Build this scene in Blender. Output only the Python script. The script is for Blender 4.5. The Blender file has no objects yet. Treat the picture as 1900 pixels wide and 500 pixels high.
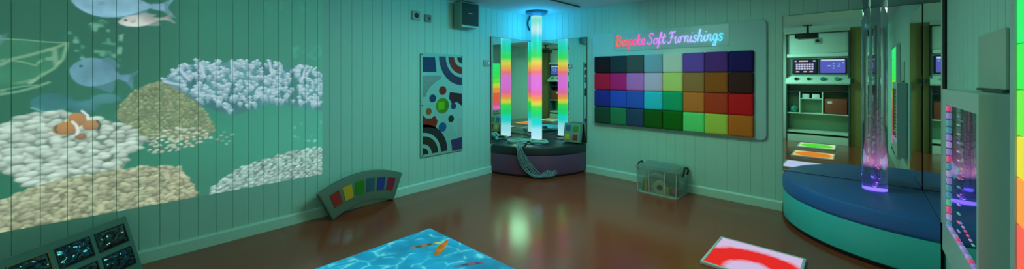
import bpy, bmesh, math, random
import numpy as np
from mathutils import Matrix, Vector

random.seed(7)
rng = np.random.default_rng(11)
PI = math.pi
scene = bpy.context.scene
COL = scene.collection

# ------------------------------------------------------------------ helpers
def lin(c):
    return tuple(((v / 255.0) / 12.92 if v / 255.0 <= 0.04045 else ((v / 255.0 + 0.055) / 1.055) ** 2.4) for v in c)

class MB:
    """collects shapes, then links them as one mesh object"""
    def __init__(self):
        self.bm = bmesh.new()
    def _add(self, tmp, M=None):
        if M is not None:
            bmesh.ops.transform(tmp, matrix=M, verts=tmp.verts)
        off = {}
        for v in tmp.verts:
            off[v] = self.bm.verts.new(v.co)
        for f in tmp.faces:
            try:
                self.bm.faces.new([off[v] for v in f.verts])
            except ValueError:
                pass
        tmp.free()
        return self
    def box(self, c, s, bev=0.0, seg=2, M=None):
        t = bmesh.new()
        bmesh.ops.create_cube(t, size=1.0)
        bmesh.ops.scale(t, vec=s, verts=t.verts)
        if bev > 0:
            bmesh.ops.bevel(t, geom=list(t.edges), offset=bev, segments=seg, profile=0.5, affect='EDGES')
        bmesh.ops.translate(t, vec=c, verts=t.verts)
        return self._add(t, M)
    def bx(self, x0, x1, y0, y1, z0, z1, bev=0.0, seg=2, M=None):
        return self.box(((x0 + x1) / 2, (y0 + y1) / 2, (z0 + z1) / 2), (abs(x1 - x0), abs(y1 - y0), abs(z1 - z0)), bev, seg, M)
    def prism(self, poly, h0, h1, M=None, bev=0.0):
        """polygon in local xy, extruded along local z from h0 to h1"""
        t = bmesh.new()
        a = [t.verts.new((p[0], p[1], h0)) for p in poly]
        b = [t.verts.new((p[0], p[1], h1)) for p in poly]
        n = len(poly)
        t.faces.new(a[::-1]); t.faces.new(b)
        for i in range(n):
            t.faces.new((a[i], a[(i + 1) % n], b[(i + 1) % n], b[i]))
        bmesh.ops.recalc_face_normals(t, faces=t.faces)
        if bev > 0:
            es = [e for e in t.edges if len(e.link_faces) == 2 and any(len(f.verts) > 4 or f.verts[0].co.z == f.verts[1].co.z == f.verts[2].co.z for f in e.link_faces) and abs(e.verts[0].co.z - e.verts[1].co.z) < 1e-9]
            bmesh.ops.bevel(t, geom=es, offset=bev, segments=2, profile=0.5, affect='EDGES')
        return self._add(t, M)
    def lathe(self, prof, seg=48, a0=0.0, a1=2 * PI, M=None, cap=True):
        """profile of (radius, z), turned about local z"""
        full = abs((a1 - a0) - 2 * PI) < 1e-6
        n = seg if full else seg + 1
        t = bmesh.new()
        rings = []
        for i in range(n):
            a = a0 + (a1 - a0) * i / seg
            rings.append([t.verts.new((r * math.cos(a), r * math.sin(a), z)) for r, z in prof])
        m = len(prof)
        for i in range(seg):
            A, B = rings[i], rings[(i + 1) % n]
            for j in range(m - 1):
                t.faces.new((A[j], B[j], B[j + 1], A[j + 1]))
        if not full and cap:
            t.faces.new(rings[0]); t.faces.new(rings[-1][::-1])
        bmesh.ops.remove_doubles(t, verts=t.verts, dist=1e-6)
        bmesh.ops.recalc_face_normals(t, faces=t.faces)
        return self._add(t, M)
    def cyl(self, p0, p1, r, r1=None, seg=24):
        p0, p1 = Vector(p0), Vector(p1)
        d = p1 - p0
        q = Vector((0, 0, 1)).rotation_difference(d.normalized()).to_matrix().to_4x4()
        r1 = r if r1 is None else r1
        L = d.length
        return self.lathe([(0, 0), (r, 0), (r1, L), (0, L)], seg, M=Matrix.Translation(p0) @ q)
    def tube(self, pts, r, seg=10, closed=False, rads=None):
        pts = [Vector(p) for p in pts]
        n = len(pts)
        t = bmesh.new()
        rings = []
        up = None
        for i in range(n):
            if closed:
                d = pts[(i + 1) % n] - pts[i - 1]
            else:
                d = pts[min(i + 1, n - 1)] - pts[max(i - 1, 0)]
            if d.length < 1e-9:
                d = Vector((0, 0, 1))
            d.normalize()
            if up is None:
                up = d.orthogonal().normalized()
            up = (up - d * up.dot(d))
            if up.length < 1e-6:
                up = d.orthogonal()
            up.normalize()
            sd = d.cross(up)
            rr = rads[i] if rads else r
            rings.append([t.verts.new(pts[i] + (up * math.cos(2 * PI * k / seg) + sd * math.sin(2 * PI * k / seg)) * rr) for k in range(seg)])
        for i in range(n if closed else n - 1):
            A, B = rings[i], rings[(i + 1) % n]
            for k in range(seg):
                t.faces.new((A[k], A[(k + 1) % seg], B[(k + 1) % seg], B[k]))
        if not closed:
            t.faces.new(rings[0][::-1]); t.faces.new(rings[-1])
        return self._add(t)
    def ball(self, c, r, sub=2, sc=(1, 1, 1)):
        t = bmesh.new()
        bmesh.ops.create_icosphere(t, subdivisions=sub, radius=r)
        bmesh.ops.scale(t, vec=sc, verts=t.verts)
        bmesh.ops.translate(t, vec=c, verts=t.verts)
        return self._add(t)
    def build(self, name, m, parent=None, smooth=True):
        me = bpy.data.meshes.new(name)
        bmesh.ops.recalc_face_normals(self.bm, faces=self.bm.faces)
        self.bm.to_mesh(me); self.bm.free()
        if smooth:
            me.polygons.foreach_set('use_smooth', [True] * len(me.polygons))
            me.set_sharp_from_angle(angle=math.radians(38))
        o = bpy.data.objects.new(name, me)
        COL.objects.link(o)
        if m is not None:
            me.materials.append(m)
        if parent is not None:
            o.parent = parent
        return o

def tag(o, label, cat, group=None):
    o['label'] = label; o['category'] = cat
    if group:
        o['group'] = group
    return o
def thing(name, label, cat, loc=(0, 0, 0), rotz=0.0, group=None):
    o = bpy.data.objects.new(name, None); COL.objects.link(o)
    o.empty_display_size = 0.05
    o.location = loc; o.rotation_euler = (0, 0, rotz)
    return tag(o, label, cat, group)
def struct(o):
    o['kind'] = 'structure'
    return o
def copy_thing(o, label=None):
    c = o.copy(); COL.objects.link(c)
    if label:
        c['label'] = label
    for ch in o.children:
        k = ch.copy(); COL.objects.link(k); k.parent = c
        for g in ch.children:
            h = g.copy(); COL.objects.link(h); h.parent = k
    return c
def smooth_path(pts, n=8, closed=False):
    """Catmull-Rom through the points"""
    P = [Vector(p) for p in pts]
    out = []
    m = len(P)
    for i in range(m if closed else m - 1):
        p1, p2 = P[i], P[(i + 1) % m]
        p0 = P[i - 1] if (closed or i > 0) else p1 * 2 - p2
        p3 = P[(i + 2) % m] if (closed or i + 2 < m) else p2 * 2 - p1
        for k in range(n):
            t = k / n
            out.append(0.5 * ((2 * p1) + (p2 - p0) * t + (2 * p0 - 5 * p1 + 4 * p2 - p3) * t * t + (3 * p1 - p0 - 3 * p2 + p3) * t ** 3))
    if not closed:
        out.append(P[-1])
    return out
def frame_matrix(origin, xa, ya):
    """local x -> xa, local y -> ya, local z -> their cross product"""
    xa = Vector(xa).normalized(); ya = Vector(ya)
    ya = (ya - xa * ya.dot(xa)).normalized()
    za = xa.cross(ya)
    return Matrix(((xa.x, ya.x, za.x, origin[0]), (xa.y, ya.y, za.y, origin[1]), (xa.z, ya.z, za.z, origin[2]), (0, 0, 0, 1)))
def rrect(x0, x1, y0, y1, r, n=6):
    out = []
    for cx, cy, a in ((x1 - r, y1 - r, 0), (x0 + r, y1 - r, 90), (x0 + r, y0 + r, 180), (x1 - r, y0 + r, 270)):
        for k in range(n + 1):
            t = math.radians(a + 90 * k / n)
            out.append((cx + r * math.cos(t), cy + r * math.sin(t)))
    return out
def circ(cx, cy, r, n=32):
    return [(cx + r * math.cos(2 * PI * k / n), cy + r * math.sin(2 * PI * k / n)) for k in range(n)]
def ring_sector(cx, cy, r0, r1, a0, a1, n=20):
    a = [math.radians(a0 + (a1 - a0) * k / n) for k in range(n + 1)]
    o = [(cx + r1 * math.cos(t), cy + r1 * math.sin(t)) for t in a]
    if r0 <= 0:
        return o + [(cx, cy)]
    return o + [(cx + r0 * math.cos(t), cy + r0 * math.sin(t)) for t in reversed(a)]

# ------------------------------------------------------------------ materials
def mat(name, col, rough=0.6, metal=0.0, spec=0.5, noise=0.0, nscale=20.0, bump=0.0, bscale=200.0, coat=0.0, emit=None, estr=0.0):
    m = bpy.data.materials.new(name); m.use_nodes = True
    nt = m.node_tree; b = nt.nodes['Principled BSDF']
    b.inputs['Base Color'].default_value = (*col, 1)
    b.inputs['Roughness'].default_value = rough
    b.inputs['Metallic'].default_value = metal
    b.inputs['Specular IOR Level'].default_value = spec
    b.inputs['Coat Weight'].default_value = coat
    tc = nt.nodes.new('ShaderNodeTexCoord')
    if noise > 0:
        n = nt.nodes.new('ShaderNodeTexNoise'); n.inputs['Scale'].default_value = nscale; n.inputs['Detail'].default_value = 4
        r = nt.nodes.new('ShaderNodeMapRange')
        r.inputs['To Min'].default_value = 1 - noise; r.inputs['To Max'].default_value = 1 + noise
        mx = nt.nodes.new('ShaderNodeVectorMath'); mx.operation = 'SCALE'
        mx.inputs[0].default_value = col
        nt.links.new(tc.outputs['Object'], n.inputs['Vector'])
        nt.links.new(n.outputs['Fac'], r.inputs['Value'])
        nt.links.new(r.outputs['Result'], mx.inputs['Scale'])
        nt.links.new(mx.outputs[0], b.inputs['Base Color'])
    if bump > 0:
        n2 = nt.nodes.new('ShaderNodeTexNoise'); n2.inputs['Scale'].default_value = bscale; n2.inputs['Detail'].default_value = 3
        bp = nt.nodes.new('ShaderNodeBump'); bp.inputs['Strength'].default_value = bump; bp.inputs['Distance'].default_value = 0.002
        nt.links.new(tc.outputs['Object'], n2.inputs['Vector'])
        nt.links.new(n2.outputs['Fac'], bp.inputs['Height'])
        nt.links.new(bp.outputs['Normal'], b.inputs['Normal'])
    if emit is not None:
        b.inputs['Emission Color'].default_value = (*emit, 1)
        b.inputs['Emission Strength'].default_value = estr
    return m

def ramp_emit(name, axis, stops, strength=1.0, coord='Object', lo=0.0, hi=1.0):
    """emission whose colour runs along an object axis"""
    m = bpy.data.materials.new(name); m.use_nodes = True
    nt = m.node_tree; b = nt.nodes['Principled BSDF']
    tc = nt.nodes.new('ShaderNodeTexCoord'); sp = nt.nodes.new('ShaderNodeSeparateXYZ')
    mr = nt.nodes.new('ShaderNodeMapRange'); mr.inputs['From Min'].default_value = lo; mr.inputs['From Max'].default_value = hi
    cr = nt.nodes.new('ShaderNodeValToRGB'); cr.color_ramp.interpolation = 'EASE'
    els = cr.color_ramp.elements
    while len(els) < len(stops):
        els.new(0.5)
    for e, (p, c) in zip(els, stops):
        e.position = (p - lo) / (hi - lo); e.color = (*lin(c), 1)
    nt.links.new(tc.outputs[coord], sp.inputs[0]); nt.links.new(sp.outputs[axis], mr.inputs['Value'])
    nt.links.new(mr.outputs['Result'], cr.inputs['Fac'])
    nt.links.new(cr.outputs['Color'], b.inputs['Emission Color'])
    b.inputs['Emission Strength'].default_value = strength
    b.inputs['Base Color'].default_value = (0.05, 0.05, 0.05, 1)
    b.inputs['Roughness'].default_value = 0.25
    return m

def see_through(name, tint, clear=0.75, rough=0.1, gloss=0.15, body=(0.8, 0.9, 0.9)):
    """clear plastic: light passes, with a film of diffuse body colour and a reflection"""
    m = bpy.data.materials.new(name); m.use_nodes = True
    nt = m.node_tree; nt.nodes.remove(nt.nodes['Principled BSDF']); out = nt.nodes['Material Output']
    tr = nt.nodes.new('ShaderNodeBsdfTransparent'); tr.inputs['Color'].default_value = (*tint, 1)
    df = nt.nodes.new('ShaderNodeBsdfDiffuse'); df.inputs['Color'].default_value = (*body, 1)
    tl = nt.nodes.new('ShaderNodeBsdfTranslucent'); tl.inputs['Color'].default_value = (*body, 1)
    ms = nt.nodes.new('ShaderNodeMixShader'); ms.inputs[0].default_value = 0.5
    nt.links.new(df.outputs[0], ms.inputs[1]); nt.links.new(tl.outputs[0], ms.inputs[2])
    m1 = nt.nodes.new('ShaderNodeMixShader'); m1.inputs[0].default_value = clear
    nt.links.new(ms.outputs[0], m1.inputs[1]); nt.links.new(tr.outputs[0], m1.inputs[2])
    gl = nt.nodes.new('ShaderNodeBsdfGlossy'); gl.inputs['Roughness'].default_value = rough
    lw = nt.nodes.new('ShaderNodeLayerWeight'); lw.inputs['Blend'].default_value = 0.35
    mr = nt.nodes.new('ShaderNodeMath'); mr.operation = 'MULTIPLY_ADD'; mr.inputs[1].default_value = 0.9 * gloss; mr.inputs[2].default_value = gloss * 0.15
    mr.use_clamp = True
    nt.links.new(lw.outputs['Fresnel'], mr.inputs[0])
    m2 = nt.nodes.new('ShaderNodeMixShader')
    nt.links.new(mr.outputs[0], m2.inputs[0]); nt.links.new(m1.outputs[0], m2.inputs[1]); nt.links.new(gl.outputs[0], m2.inputs[2])
    nt.links.new(m2.outputs[0], out.inputs['Surface'])
    return m

M_WALL = mat('painted_boards', (0.46, 0.74, 0.68), 0.55, noise=0.04, nscale=3, bump=0.05, bscale=60)
M_BASE = mat('skirting_paint', (0.56, 0.82, 0.76), 0.4)
M_CEIL = mat('ceiling_paint', (0.60, 0.80, 0.80), 0.8, noise=0.03, nscale=2)
M_FRONT = mat('front_wall_paint', (0.62, 0.62, 0.50), 0.6)
M_DOOR = mat('olive_door', (0.22, 0.17, 0.05), 0.5, noise=0.1, nscale=6)
M_DARK = mat('dark_plastic', (0.02, 0.025, 0.03), 0.4)
M_BLACK = mat('black_rubber', (0.008, 0.008, 0.01), 0.5)
M_GREYP = mat('grey_plastic', (0.40, 0.44, 0.44), 0.4)
M_WHITEP = mat('white_plastic', (0.75, 0.77, 0.75), 0.35)
M_CHROME = mat('chrome', (0.8, 0.8, 0.8), 0.12, metal=1.0)
M_MIRROR = mat('mirror_face', (0.80, 0.90, 0.84), 0.0, metal=1.0)
M_EDGE = mat('mirror_edge', (0.05, 0.035, 0.03), 0.4)
M_BOARD = mat('pale_board', (0.46, 0.72, 0.76), 0.35)

def floor_material():
    m = bpy.data.materials.new('brown_vinyl'); m.use_nodes = True
    nt = m.node_tree; b = nt.nodes['Principled BSDF']
    tc = nt.nodes.new('ShaderNodeTexCoord')
    n = nt.nodes.new('ShaderNodeTexNoise'); n.inputs['Scale'].default_value = 260; n.inputs['Detail'].default_value = 5
    cr = nt.nodes.new('ShaderNodeValToRGB')
    cr.color_ramp.elements[0].position = 0.35; cr.color_ramp.elements[0].color = (FLOOR[0] * 0.8, FLOOR[1] * 0.8, FLOOR[2] * 0.8, 1)
    cr.color_ramp.elements[1].position = 0.7; cr.color_ramp.elements[1].color = (FLOOR[0] * 1.25, FLOOR[1] * 1.25, FLOOR[2] * 1.25, 1)
    nt.links.new(tc.outputs['Object'], n.inputs['Vector']); nt.links.new(n.outputs['Fac'], cr.inputs['Fac'])
    nt.links.new(cr.outputs['Color'], b.inputs['Base Color'])
    n2 = nt.nodes.new('ShaderNodeTexNoise'); n2.inputs['Scale'].default_value = 150; n2.inputs['Detail'].default_value = 3
    bp = nt.nodes.new('ShaderNodeBump'); bp.inputs['Strength'].default_value = 0.10; bp.inputs['Distance'].default_value = 0.002
    nt.links.new(tc.outputs['Object'], n2.inputs['Vector']); nt.links.new(n2.outputs['Fac'], bp.inputs['Height'])
    nt.links.new(bp.outputs['Normal'], b.inputs['Normal'])
    b.inputs['Roughness'].default_value = 0.20
    b.inputs['Specular IOR Level'].default_value = 0.2
    b.inputs['Coat Weight'].default_value = 0.42; b.inputs['Coat Roughness'].default_value = 0.13; b.inputs['Coat IOR'].default_value = 1.6
    nt.links.new(bp.outputs['Normal'], b.inputs['Coat Normal'])
    return m
FLOOR = (0.34, 0.062, 0.030)
M_FLOOR = floor_material()

# ------------------------------------------------------------------ room shell  (corner of wall_left and wall_back at the origin)
RX, RY, RZ = 4.352, -5.76, 2.40
PITCH = 0.1137
G0 = -4.626
def grooved(length_lo, length_hi, start, depth=0.0045, half=0.0030):
    """profile of tongue-and-groove boards between lo and hi: list of (position, recess)"""
    k0 = math.ceil((length_lo - start) / PITCH); k1 = math.floor((length_hi - start) / PITCH)
    prof = [(length_lo, 0.0)]
    cuts = []
    for k in range(k0, k1 + 1):
        g = start + k * PITCH
        if g - half <= length_lo or g + half >= length_hi:
            continue
        prof += [(g - half, 0.0), (g - half * 0.5, -depth), (g + half * 0.5, -depth), (g + half, 0.0)]
        cuts.append(g)
    prof.append((length_hi, 0.0))
    return prof, cuts
f = struct(MB().bx(-0.1, RX + 0.1, RY - 0.1, 0.1, -0.1, 0.0).build('floor', M_FLOOR, smooth=False))
c = struct(MB().bx(-0.1, RX + 0.1, RY - 0.1, 0.1, RZ, RZ + 0.1).build('ceiling', M_CEIL, smooth=False))
prof, CUTS = grooved(RY, 0.0, G0)
poly = [(d, y) for y, d in prof] + [(-0.1, 0.0), (-0.1, RY)]
struct(MB().prism(poly, 0.0, RZ).build('wall_left', M_WALL, smooth=False))
profb, _ = grooved(0.0, RX, 0.906 - 8 * 0.1137)
poly = [(x, -d) for x, d in profb] + [(RX, 0.1), (0.0, 0.1)]
struct(MB().prism(poly, 0.0, RZ).build('wall_back', M_WALL, smooth=False))
profr, _ = grooved(RY, 0.0, -0.05)
poly = [(RX - d, y) for y, d in profr] + [(RX + 0.1, 0.0), (RX + 0.1, RY)]
struct(MB().prism(poly, 0.0, RZ).build('wall_right', M_WALL, smooth=False))
struct(MB().bx(-0.1, RX + 0.1, RY - 0.1, RY, 0.0, RZ).build('wall_front', M_FRONT, smooth=False))
def skirting(name, M, L):
    prof = [(0, 0), (0.018, 0), (0.018, 0.085), (0.010, 0.100), (0, 0.100)]
    return struct(MB().prism(prof, 0.0, L, M=M).build(name, M_BASE, smooth=False))
# local x = out of the wall, local y = up, local z = along the wall
skirting('baseboard_left', frame_matrix((0, RY, 0), (1, 0, 0), (0, 0, 1)) @ Matrix.Scale(-1, 4, (0, 0, 1)), abs(RY) - 0.985)
skirting('baseboard_back', frame_matrix((3.352, 0, 0), (0, -1, 0), (0, 0, 1)) @ Matrix.Scale(1, 4), 3.352 - 0.985)
# ------------------------------------------------------------------ picture painter (projector light of the two pictures, painted as surface glow)
def vnoise(H, W, cell, seed):
    r = np.random.default_rng(seed)
    gh, gw = int(H / cell) + 3, int(W / cell) + 3
    g = r.random((gh, gw))
    y = np.arange(H) / cell; x = np.arange(W) / cell
    yi = y.astype(int); xi = x.astype(int)
    fy = (y - yi)[:, None]; fx = (x - xi)[None, :]
    fy = fy * fy * (3 - 2 * fy); fx = fx * fx * (3 - 2 * fx)
    a = g[yi][:, xi]; b = g[yi][:, xi + 1]; c_ = g[yi + 1][:, xi]; d = g[yi + 1][:, xi + 1]
    return (a * (1 - fx) + b * fx) * (1 - fy) + (c_ * (1 - fx) + d * fx) * fy
class Canvas:
    def __init__(self, u0, u1, v0, v1, ppm):
        self.u0, self.v1, self.ppm = u0, v1, ppm
        self.W = int((u1 - u0) * ppm) + 1; self.H = int((v1 - v0) * ppm) + 1
        self.img = np.zeros((self.H, self.W, 3))
        self.U = (u0 + np.arange(self.W) / ppm)[None, :].repeat(self.H, 0)
        self.V = (v1 - np.arange(self.H) / ppm)[:, None].repeat(self.W, 1)
    def win(self, a0, a1, b0, b1):
        i0 = max(0, int((a0 - self.u0) * self.ppm)); i1 = min(self.W, int((a1 - self.u0) * self.ppm) + 2)
        j0 = max(0, int((self.v1 - b1) * self.ppm)); j1 = min(self.H, int((self.v1 - b0) * self.ppm) + 2)
        return slice(j0, max(j0, j1)), slice(i0, max(i0, i1))
    def blob(self, cu, cv, ru, rv, ang, col, alpha=1.0, shade=0.5, soft=0.15):
        R = max(ru, rv) * 1.1
        sj, si = self.win(cu - R, cu + R, cv - R, cv + R)
        u = self.U[sj, si] - cu; v = self.V[sj, si] - cv
        if u.size == 0:
            return
        ca, sa = math.cos(ang), math.sin(ang)
        p = (u * ca + v * sa) / ru; q = (-u * sa + v * ca) / rv
        d = np.sqrt(p * p + q * q)
        a = np.clip((1 - d) / soft, 0, 1) * alpha
        nz = np.sqrt(np.clip(1 - d * d, 0, 1))
        sh = 1 - shade + shade * np.clip(0.35 + 0.55 * nz + 0.45 * (v / rv), 0, 1.3)
        t = self.img[sj, si]
        self.img[sj, si] = t * (1 - a[..., None]) + np.array(col) * sh[..., None] * a[..., None]
    def inside(self, poly):
        us = [p[0] for p in poly]; vs = [p[1] for p in poly]
        sj, si = self.win(min(us), max(us), min(vs), max(vs))
        U, V = self.U[sj, si], self.V[sj, si]
        m = np.zeros(U.shape, bool)
        n = len(poly)
        for i in range(n):
            (x0, y0), (x1, y1) = poly[i], poly[(i + 1) % n]
            if y0 == y1:
                continue
            c = ((y0 > V) != (y1 > V)) & (U < (x1 - x0) * (V - y0) / (y1 - y0) + x0)
            m ^= c
        return m, sj, si
    def fill(self, poly, col, alpha=1.0, tex=None):
        m, sj, si = self.inside(poly)
        mf = m.astype(float)
        for _ in range(2):
            mf = (mf + np.roll(mf, 1, 0) + np.roll(mf, -1, 0) + np.roll(mf, 1, 1) + np.roll(mf, -1, 1)) / 5
        mf = np.minimum(mf, 1) * alpha
        c = np.array(col)[None, None, :] * (1 if tex is None else tex[sj, si][..., None])
        self.img[sj, si] = self.img[sj, si] * (1 - mf[..., None]) + c * mf[..., None]
    def lobes(self, poly, step, ru, rv, col, var=0.15, angv=0.5, shade=0.6, order=1, ang0=0.0):
        us = [p[0] for p in poly]; vs = [p[1] for p in poly]
        pts = []
        v = min(vs)
        row = 0
        while v < max(vs):
            u = min(us) + (row % 2) * step * 0.5
            while u < max(us):
                a = u + rng.uniform(-.35, .35) * step; b = v + rng.uniform(-.3, .3) * step * rv / ru
                k = False
                n = len(poly)
                for i in range(n):
                    (x0, y0), (x1, y1) = poly[i], poly[(i + 1) % n]
                    if (y0 > b) != (y1 > b) and a < (x1 - x0) * (b - y0) / (y1 - y0) + x0:
                        k = not k
                if k:
                    pts.append((a, b))
                u += step
            v += step * rv / ru * 0.9; row += 1
        pts.sort(key=lambda p: -order * p[1] + rng.uniform(-.02, .02))
        for a, b in pts:
            g = 1 + rng.uniform(-var, var)
            self.blob(a, b, ru * rng.uniform(.75, 1.25), rv * rng.uniform(.75, 1.25), ang0 + rng.uniform(-angv, angv), [x * g for x in col], 1.0, shade, 0.3)
    def stroke(self, pts, w, col, alpha=1.0):
        for p, q in zip(pts[:-1], pts[1:]):
            L = math.hypot(q[0] - p[0], q[1] - p[1]); n = max(1, int(L / (w * 0.5)))
            for k in range(n):
                t = k / n
                self.blob(p[0] + (q[0] - p[0]) * t, p[1] + (q[1] - p[1]) * t, w, w * 0.8, 0, col, alpha, 0.2, 0.6)
    def sample(self, u, v):
        x = np.clip((u - self.u0) * self.ppm, 0, self.W - 1.001); y = np.clip((self.v1 - v) * self.ppm, 0, self.H - 1.001)
        xi = x.astype(int); yi = y.astype(int)
        fx = (x - xi)[..., None]; fy = (y - yi)[..., None]
        I = self.img
        return (I[yi, xi] * (1 - fx) + I[yi, xi + 1] * fx) * (1 - fy) + (I[yi + 1, xi] * (1 - fx) + I[yi + 1, xi + 1] * fx) * fy
def to_linear(img):
    s = np.clip(img, 0, 255) / 255.0
    return np.where(s <= 0.04045, s / 12.92, ((s + 0.055) / 1.055) ** 2.4)

# reef scene, painted in wall metres (along the wall, height)
cv = Canvas(-5.62, -3.331, 0.425, 2.36, 300)
n1 = vnoise(cv.H, cv.W, 140, 1); n2 = vnoise(cv.H, cv.W, 36, 2); n3 = vnoise(cv.H, cv.W, 10, 3)
tt = np.clip((cv.U + 5.25) / 1.9, 0, 1)
hh = np.clip((cv.V - 0.45) / 1.8, 0, 1)
bgL, bgR = np.array((43, 104, 80)), np.array((44, 142, 120))
cv.img[:] = bgL * (1 - tt[..., None]) + bgR * tt[..., None]
cv.img *= (0.92 + 0.12 * (1 - hh) + 0.14 * (n1 - 0.5))[..., None]
def wisps(poly, col, thr=0.56, k=5.0, al=0.8, seed=9, cell=9):
    a = vnoise(cv.H, cv.W, cell, seed) * 0.6 + vnoise(cv.H, cv.W, cell * 2.6, seed + 1) * 0.4
    m, sj, si = cv.inside(poly)
    w = np.clip((a[sj, si] - thr) * k, 0, 1) * al * m
    cv.img[sj, si] = cv.img[sj, si] * (1 - w[..., None]) + np.array(col) * w[..., None]
wisps([(-4.979, 1.702),(-4.808, 1.813),(-4.702, 1.727),(-4.716, 1.498),(-4.907, 1.523),(-4.983, 1.586)], (150, 200, 170), 0.55, 5, .6)
wisps([(-3.611, 0.982),(-3.336, 0.974),(-3.336, 0.726),(-3.588, 0.811)], (150, 205, 190), 0.5, 5, .7, 21)
wisps([(-3.611, 1.711),(-3.336, 1.718),(-3.336, 1.567),(-3.588, 1.579)], (110, 175, 155), 0.5, 5, .4, 25)
wisps([(-3.828, 2.077),(-3.336, 2.160),(-3.336, 1.955),(-3.786, 1.935)], (110, 165, 140), 0.52, 5, .3, 27)
# plate coral, thin pale rims
pc = (122, 170, 132)
cv.fill([(-5.314, 1.633),(-5.155, 1.642),(-5.047, 1.632),(-4.965, 1.623),(-4.983, 1.520),(-5.047, 1.429),(-5.113, 1.358),(-5.237, 1.296),(-5.314, 1.285)], (66, 124, 90), 0.6, 0.75 + 0.5 * n2)
cv.stroke([(-5.314, 1.623),(-5.237, 1.639),(-5.145, 1.639),(-5.058, 1.631),(-4.960, 1.631)], .008, pc, .5)
cv.stroke([(-5.237, 1.471),(-5.192, 1.513),(-5.134, 1.536),(-5.058, 1.574),(-5.013, 1.598),(-4.962, 1.634)], .016, pc, .6)
cv.stroke([(-5.197, 1.506),(-5.145, 1.494),(-5.100, 1.474),(-5.074, 1.517)], .010, pc, .5)
cv.stroke([(-4.969, 1.616),(-4.986, 1.520),(-5.025, 1.454),(-5.082, 1.404),(-5.126, 1.355)], .014, pc, .6)
cv.stroke([(-5.314, 1.265),(-5.237, 1.289),(-5.164, 1.307),(-5.100, 1.333),(-5.038, 1.368)], .014, pc, .6)
wisps([(-5.314, 1.476),(-5.176, 1.534),(-4.962, 1.638),(-4.983, 1.513),(-5.113, 1.355),(-5.237, 1.282),(-5.314, 1.265),(-5.237, 1.343),(-5.113, 1.390),(-5.025, 1.511),(-5.155, 1.473)], (150, 190, 158), .5, 5, .55, 51)
cv.stroke([(-5.237, 1.316),(-5.155, 1.338),(-5.091, 1.347)], .008, pc, .45)
# fish
def fish(nose, tail, hw, col, fin=True, eye=True, tailw=None, al=.95):
    nu, nv = nose; tu, tv = tail
    L = math.hypot(tu - nu, tv - nv); a = math.atan2(tv - nv, tu - nu)
    d = (math.cos(a), math.sin(a)); n = (-d[1], d[0])
    top, bot = [], []
    for k in range(25):
        s = k / 24
        w = hw * (math.sin(PI * min(1, s * 1.12) ** .72) if s < .86 else .22 * (1 + (s - .86) * 2))
        w = max(w, 0.012 if s > .03 else 0.0)
        cu, cw = nu + d[0] * L * s, nv + d[1] * L * s
        top.append((cu + n[0] * w, cw + n[1] * w)); bot.append((cu - n[0] * w * .95, cw - n[1] * w * .95))
    shade_tex = 0.95 + 0.22 * (n2 - .5) + 0.12 * (n3 - .5) - 0.10 * np.clip((cv.V - (nv + tv) / 2) / hw, -1, 1)
    tw = tailw or hw * .8
    e = (nu + d[0] * L, nv + d[1] * L); p = (nu + d[0] * L * .87, nv + d[1] * L * .87)
    cv.fill([p, (e[0] + d[0] * L * .14 + n[0] * tw, e[1] + d[1] * L * .14 + n[1] * tw), (e[0] + d[0] * .02, e[1]), (e[0] + d[0] * L * .14 - n[0] * tw, e[1] + d[1] * L * .14 - n[1] * tw)], [x * .9 for x in col], al * .8, shade_tex)
    if fin:
        b = [(nu + d[0] * L * s, nv + d[1] * L * s) for s in (.3, .55, .8)]
        cv.fill([(b[0][0] + n[0] * hw * .8, b[0][1] + n[1] * hw * .8), (b[1][0] + n[0] * hw * 1.25, b[1][1] + n[1] * hw * 1.25), (b[2][0] + n[0] * hw * .75, b[2][1] + n[1] * hw * .75), (b[1][0], b[1][1])], [x * .82 for x in col], al * .8)
        cv.fill([(b[0][0] - n[0] * hw * .8, b[0][1] - n[1] * hw * .8), (b[2][0] - n[0] * hw * 1.2, b[2][1] - n[1] * hw * 1.2), (b[2][0] - n[0] * hw * .3, b[2][1] - n[1] * hw * .3)], [x * .82 for x in col], al * .7)
    cv.fill(top + bot[::-1], col, al, shade_tex)
    if eye:
        cv.blob(nu + d[0] * L * .16 + n[0] * hw * .3, nv + d[1] * L * .16 + n[1] * hw * .3, .009, .009, 0, (36, 50, 70), .85, 0)
        cv.blob(nu + d[0] * L * .30, nv + d[1] * L * .30, .022, .012, a + .6, [x * .8 for x in col], .6, 0)
fish((-4.951, 1.918), (-4.486, 1.938), .105, (134, 184, 204))
fish((-4.734, 1.794), (-4.465, 1.857), .045, (196, 200, 194), tailw=.05)
fish((-4.960, 1.455), (-4.675, 1.388), .105, (116, 166, 188), al=.85)
fish((-5.124, 1.236), (-4.871, 1.216), .065, (72, 132, 142), eye=False, al=.7, fin=False)
cv.blob(*(-4.792, 1.243), .085, .045, 0, (84, 142, 148), .75, .2, .3)
cv.blob(*(-4.883, 1.187), .085, .06, .4, (76, 132, 142), .7, .3, .4)
cv.stroke([(-5.117, 1.201),(-5.069, 1.169),(-5.002, 1.165),(-4.931, 1.145)], .008, (130, 180, 178), .6)
fish((-5.333, 1.678), (-5.233, 1.646), .06, (104, 150, 150), eye=False, al=.7)
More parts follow.
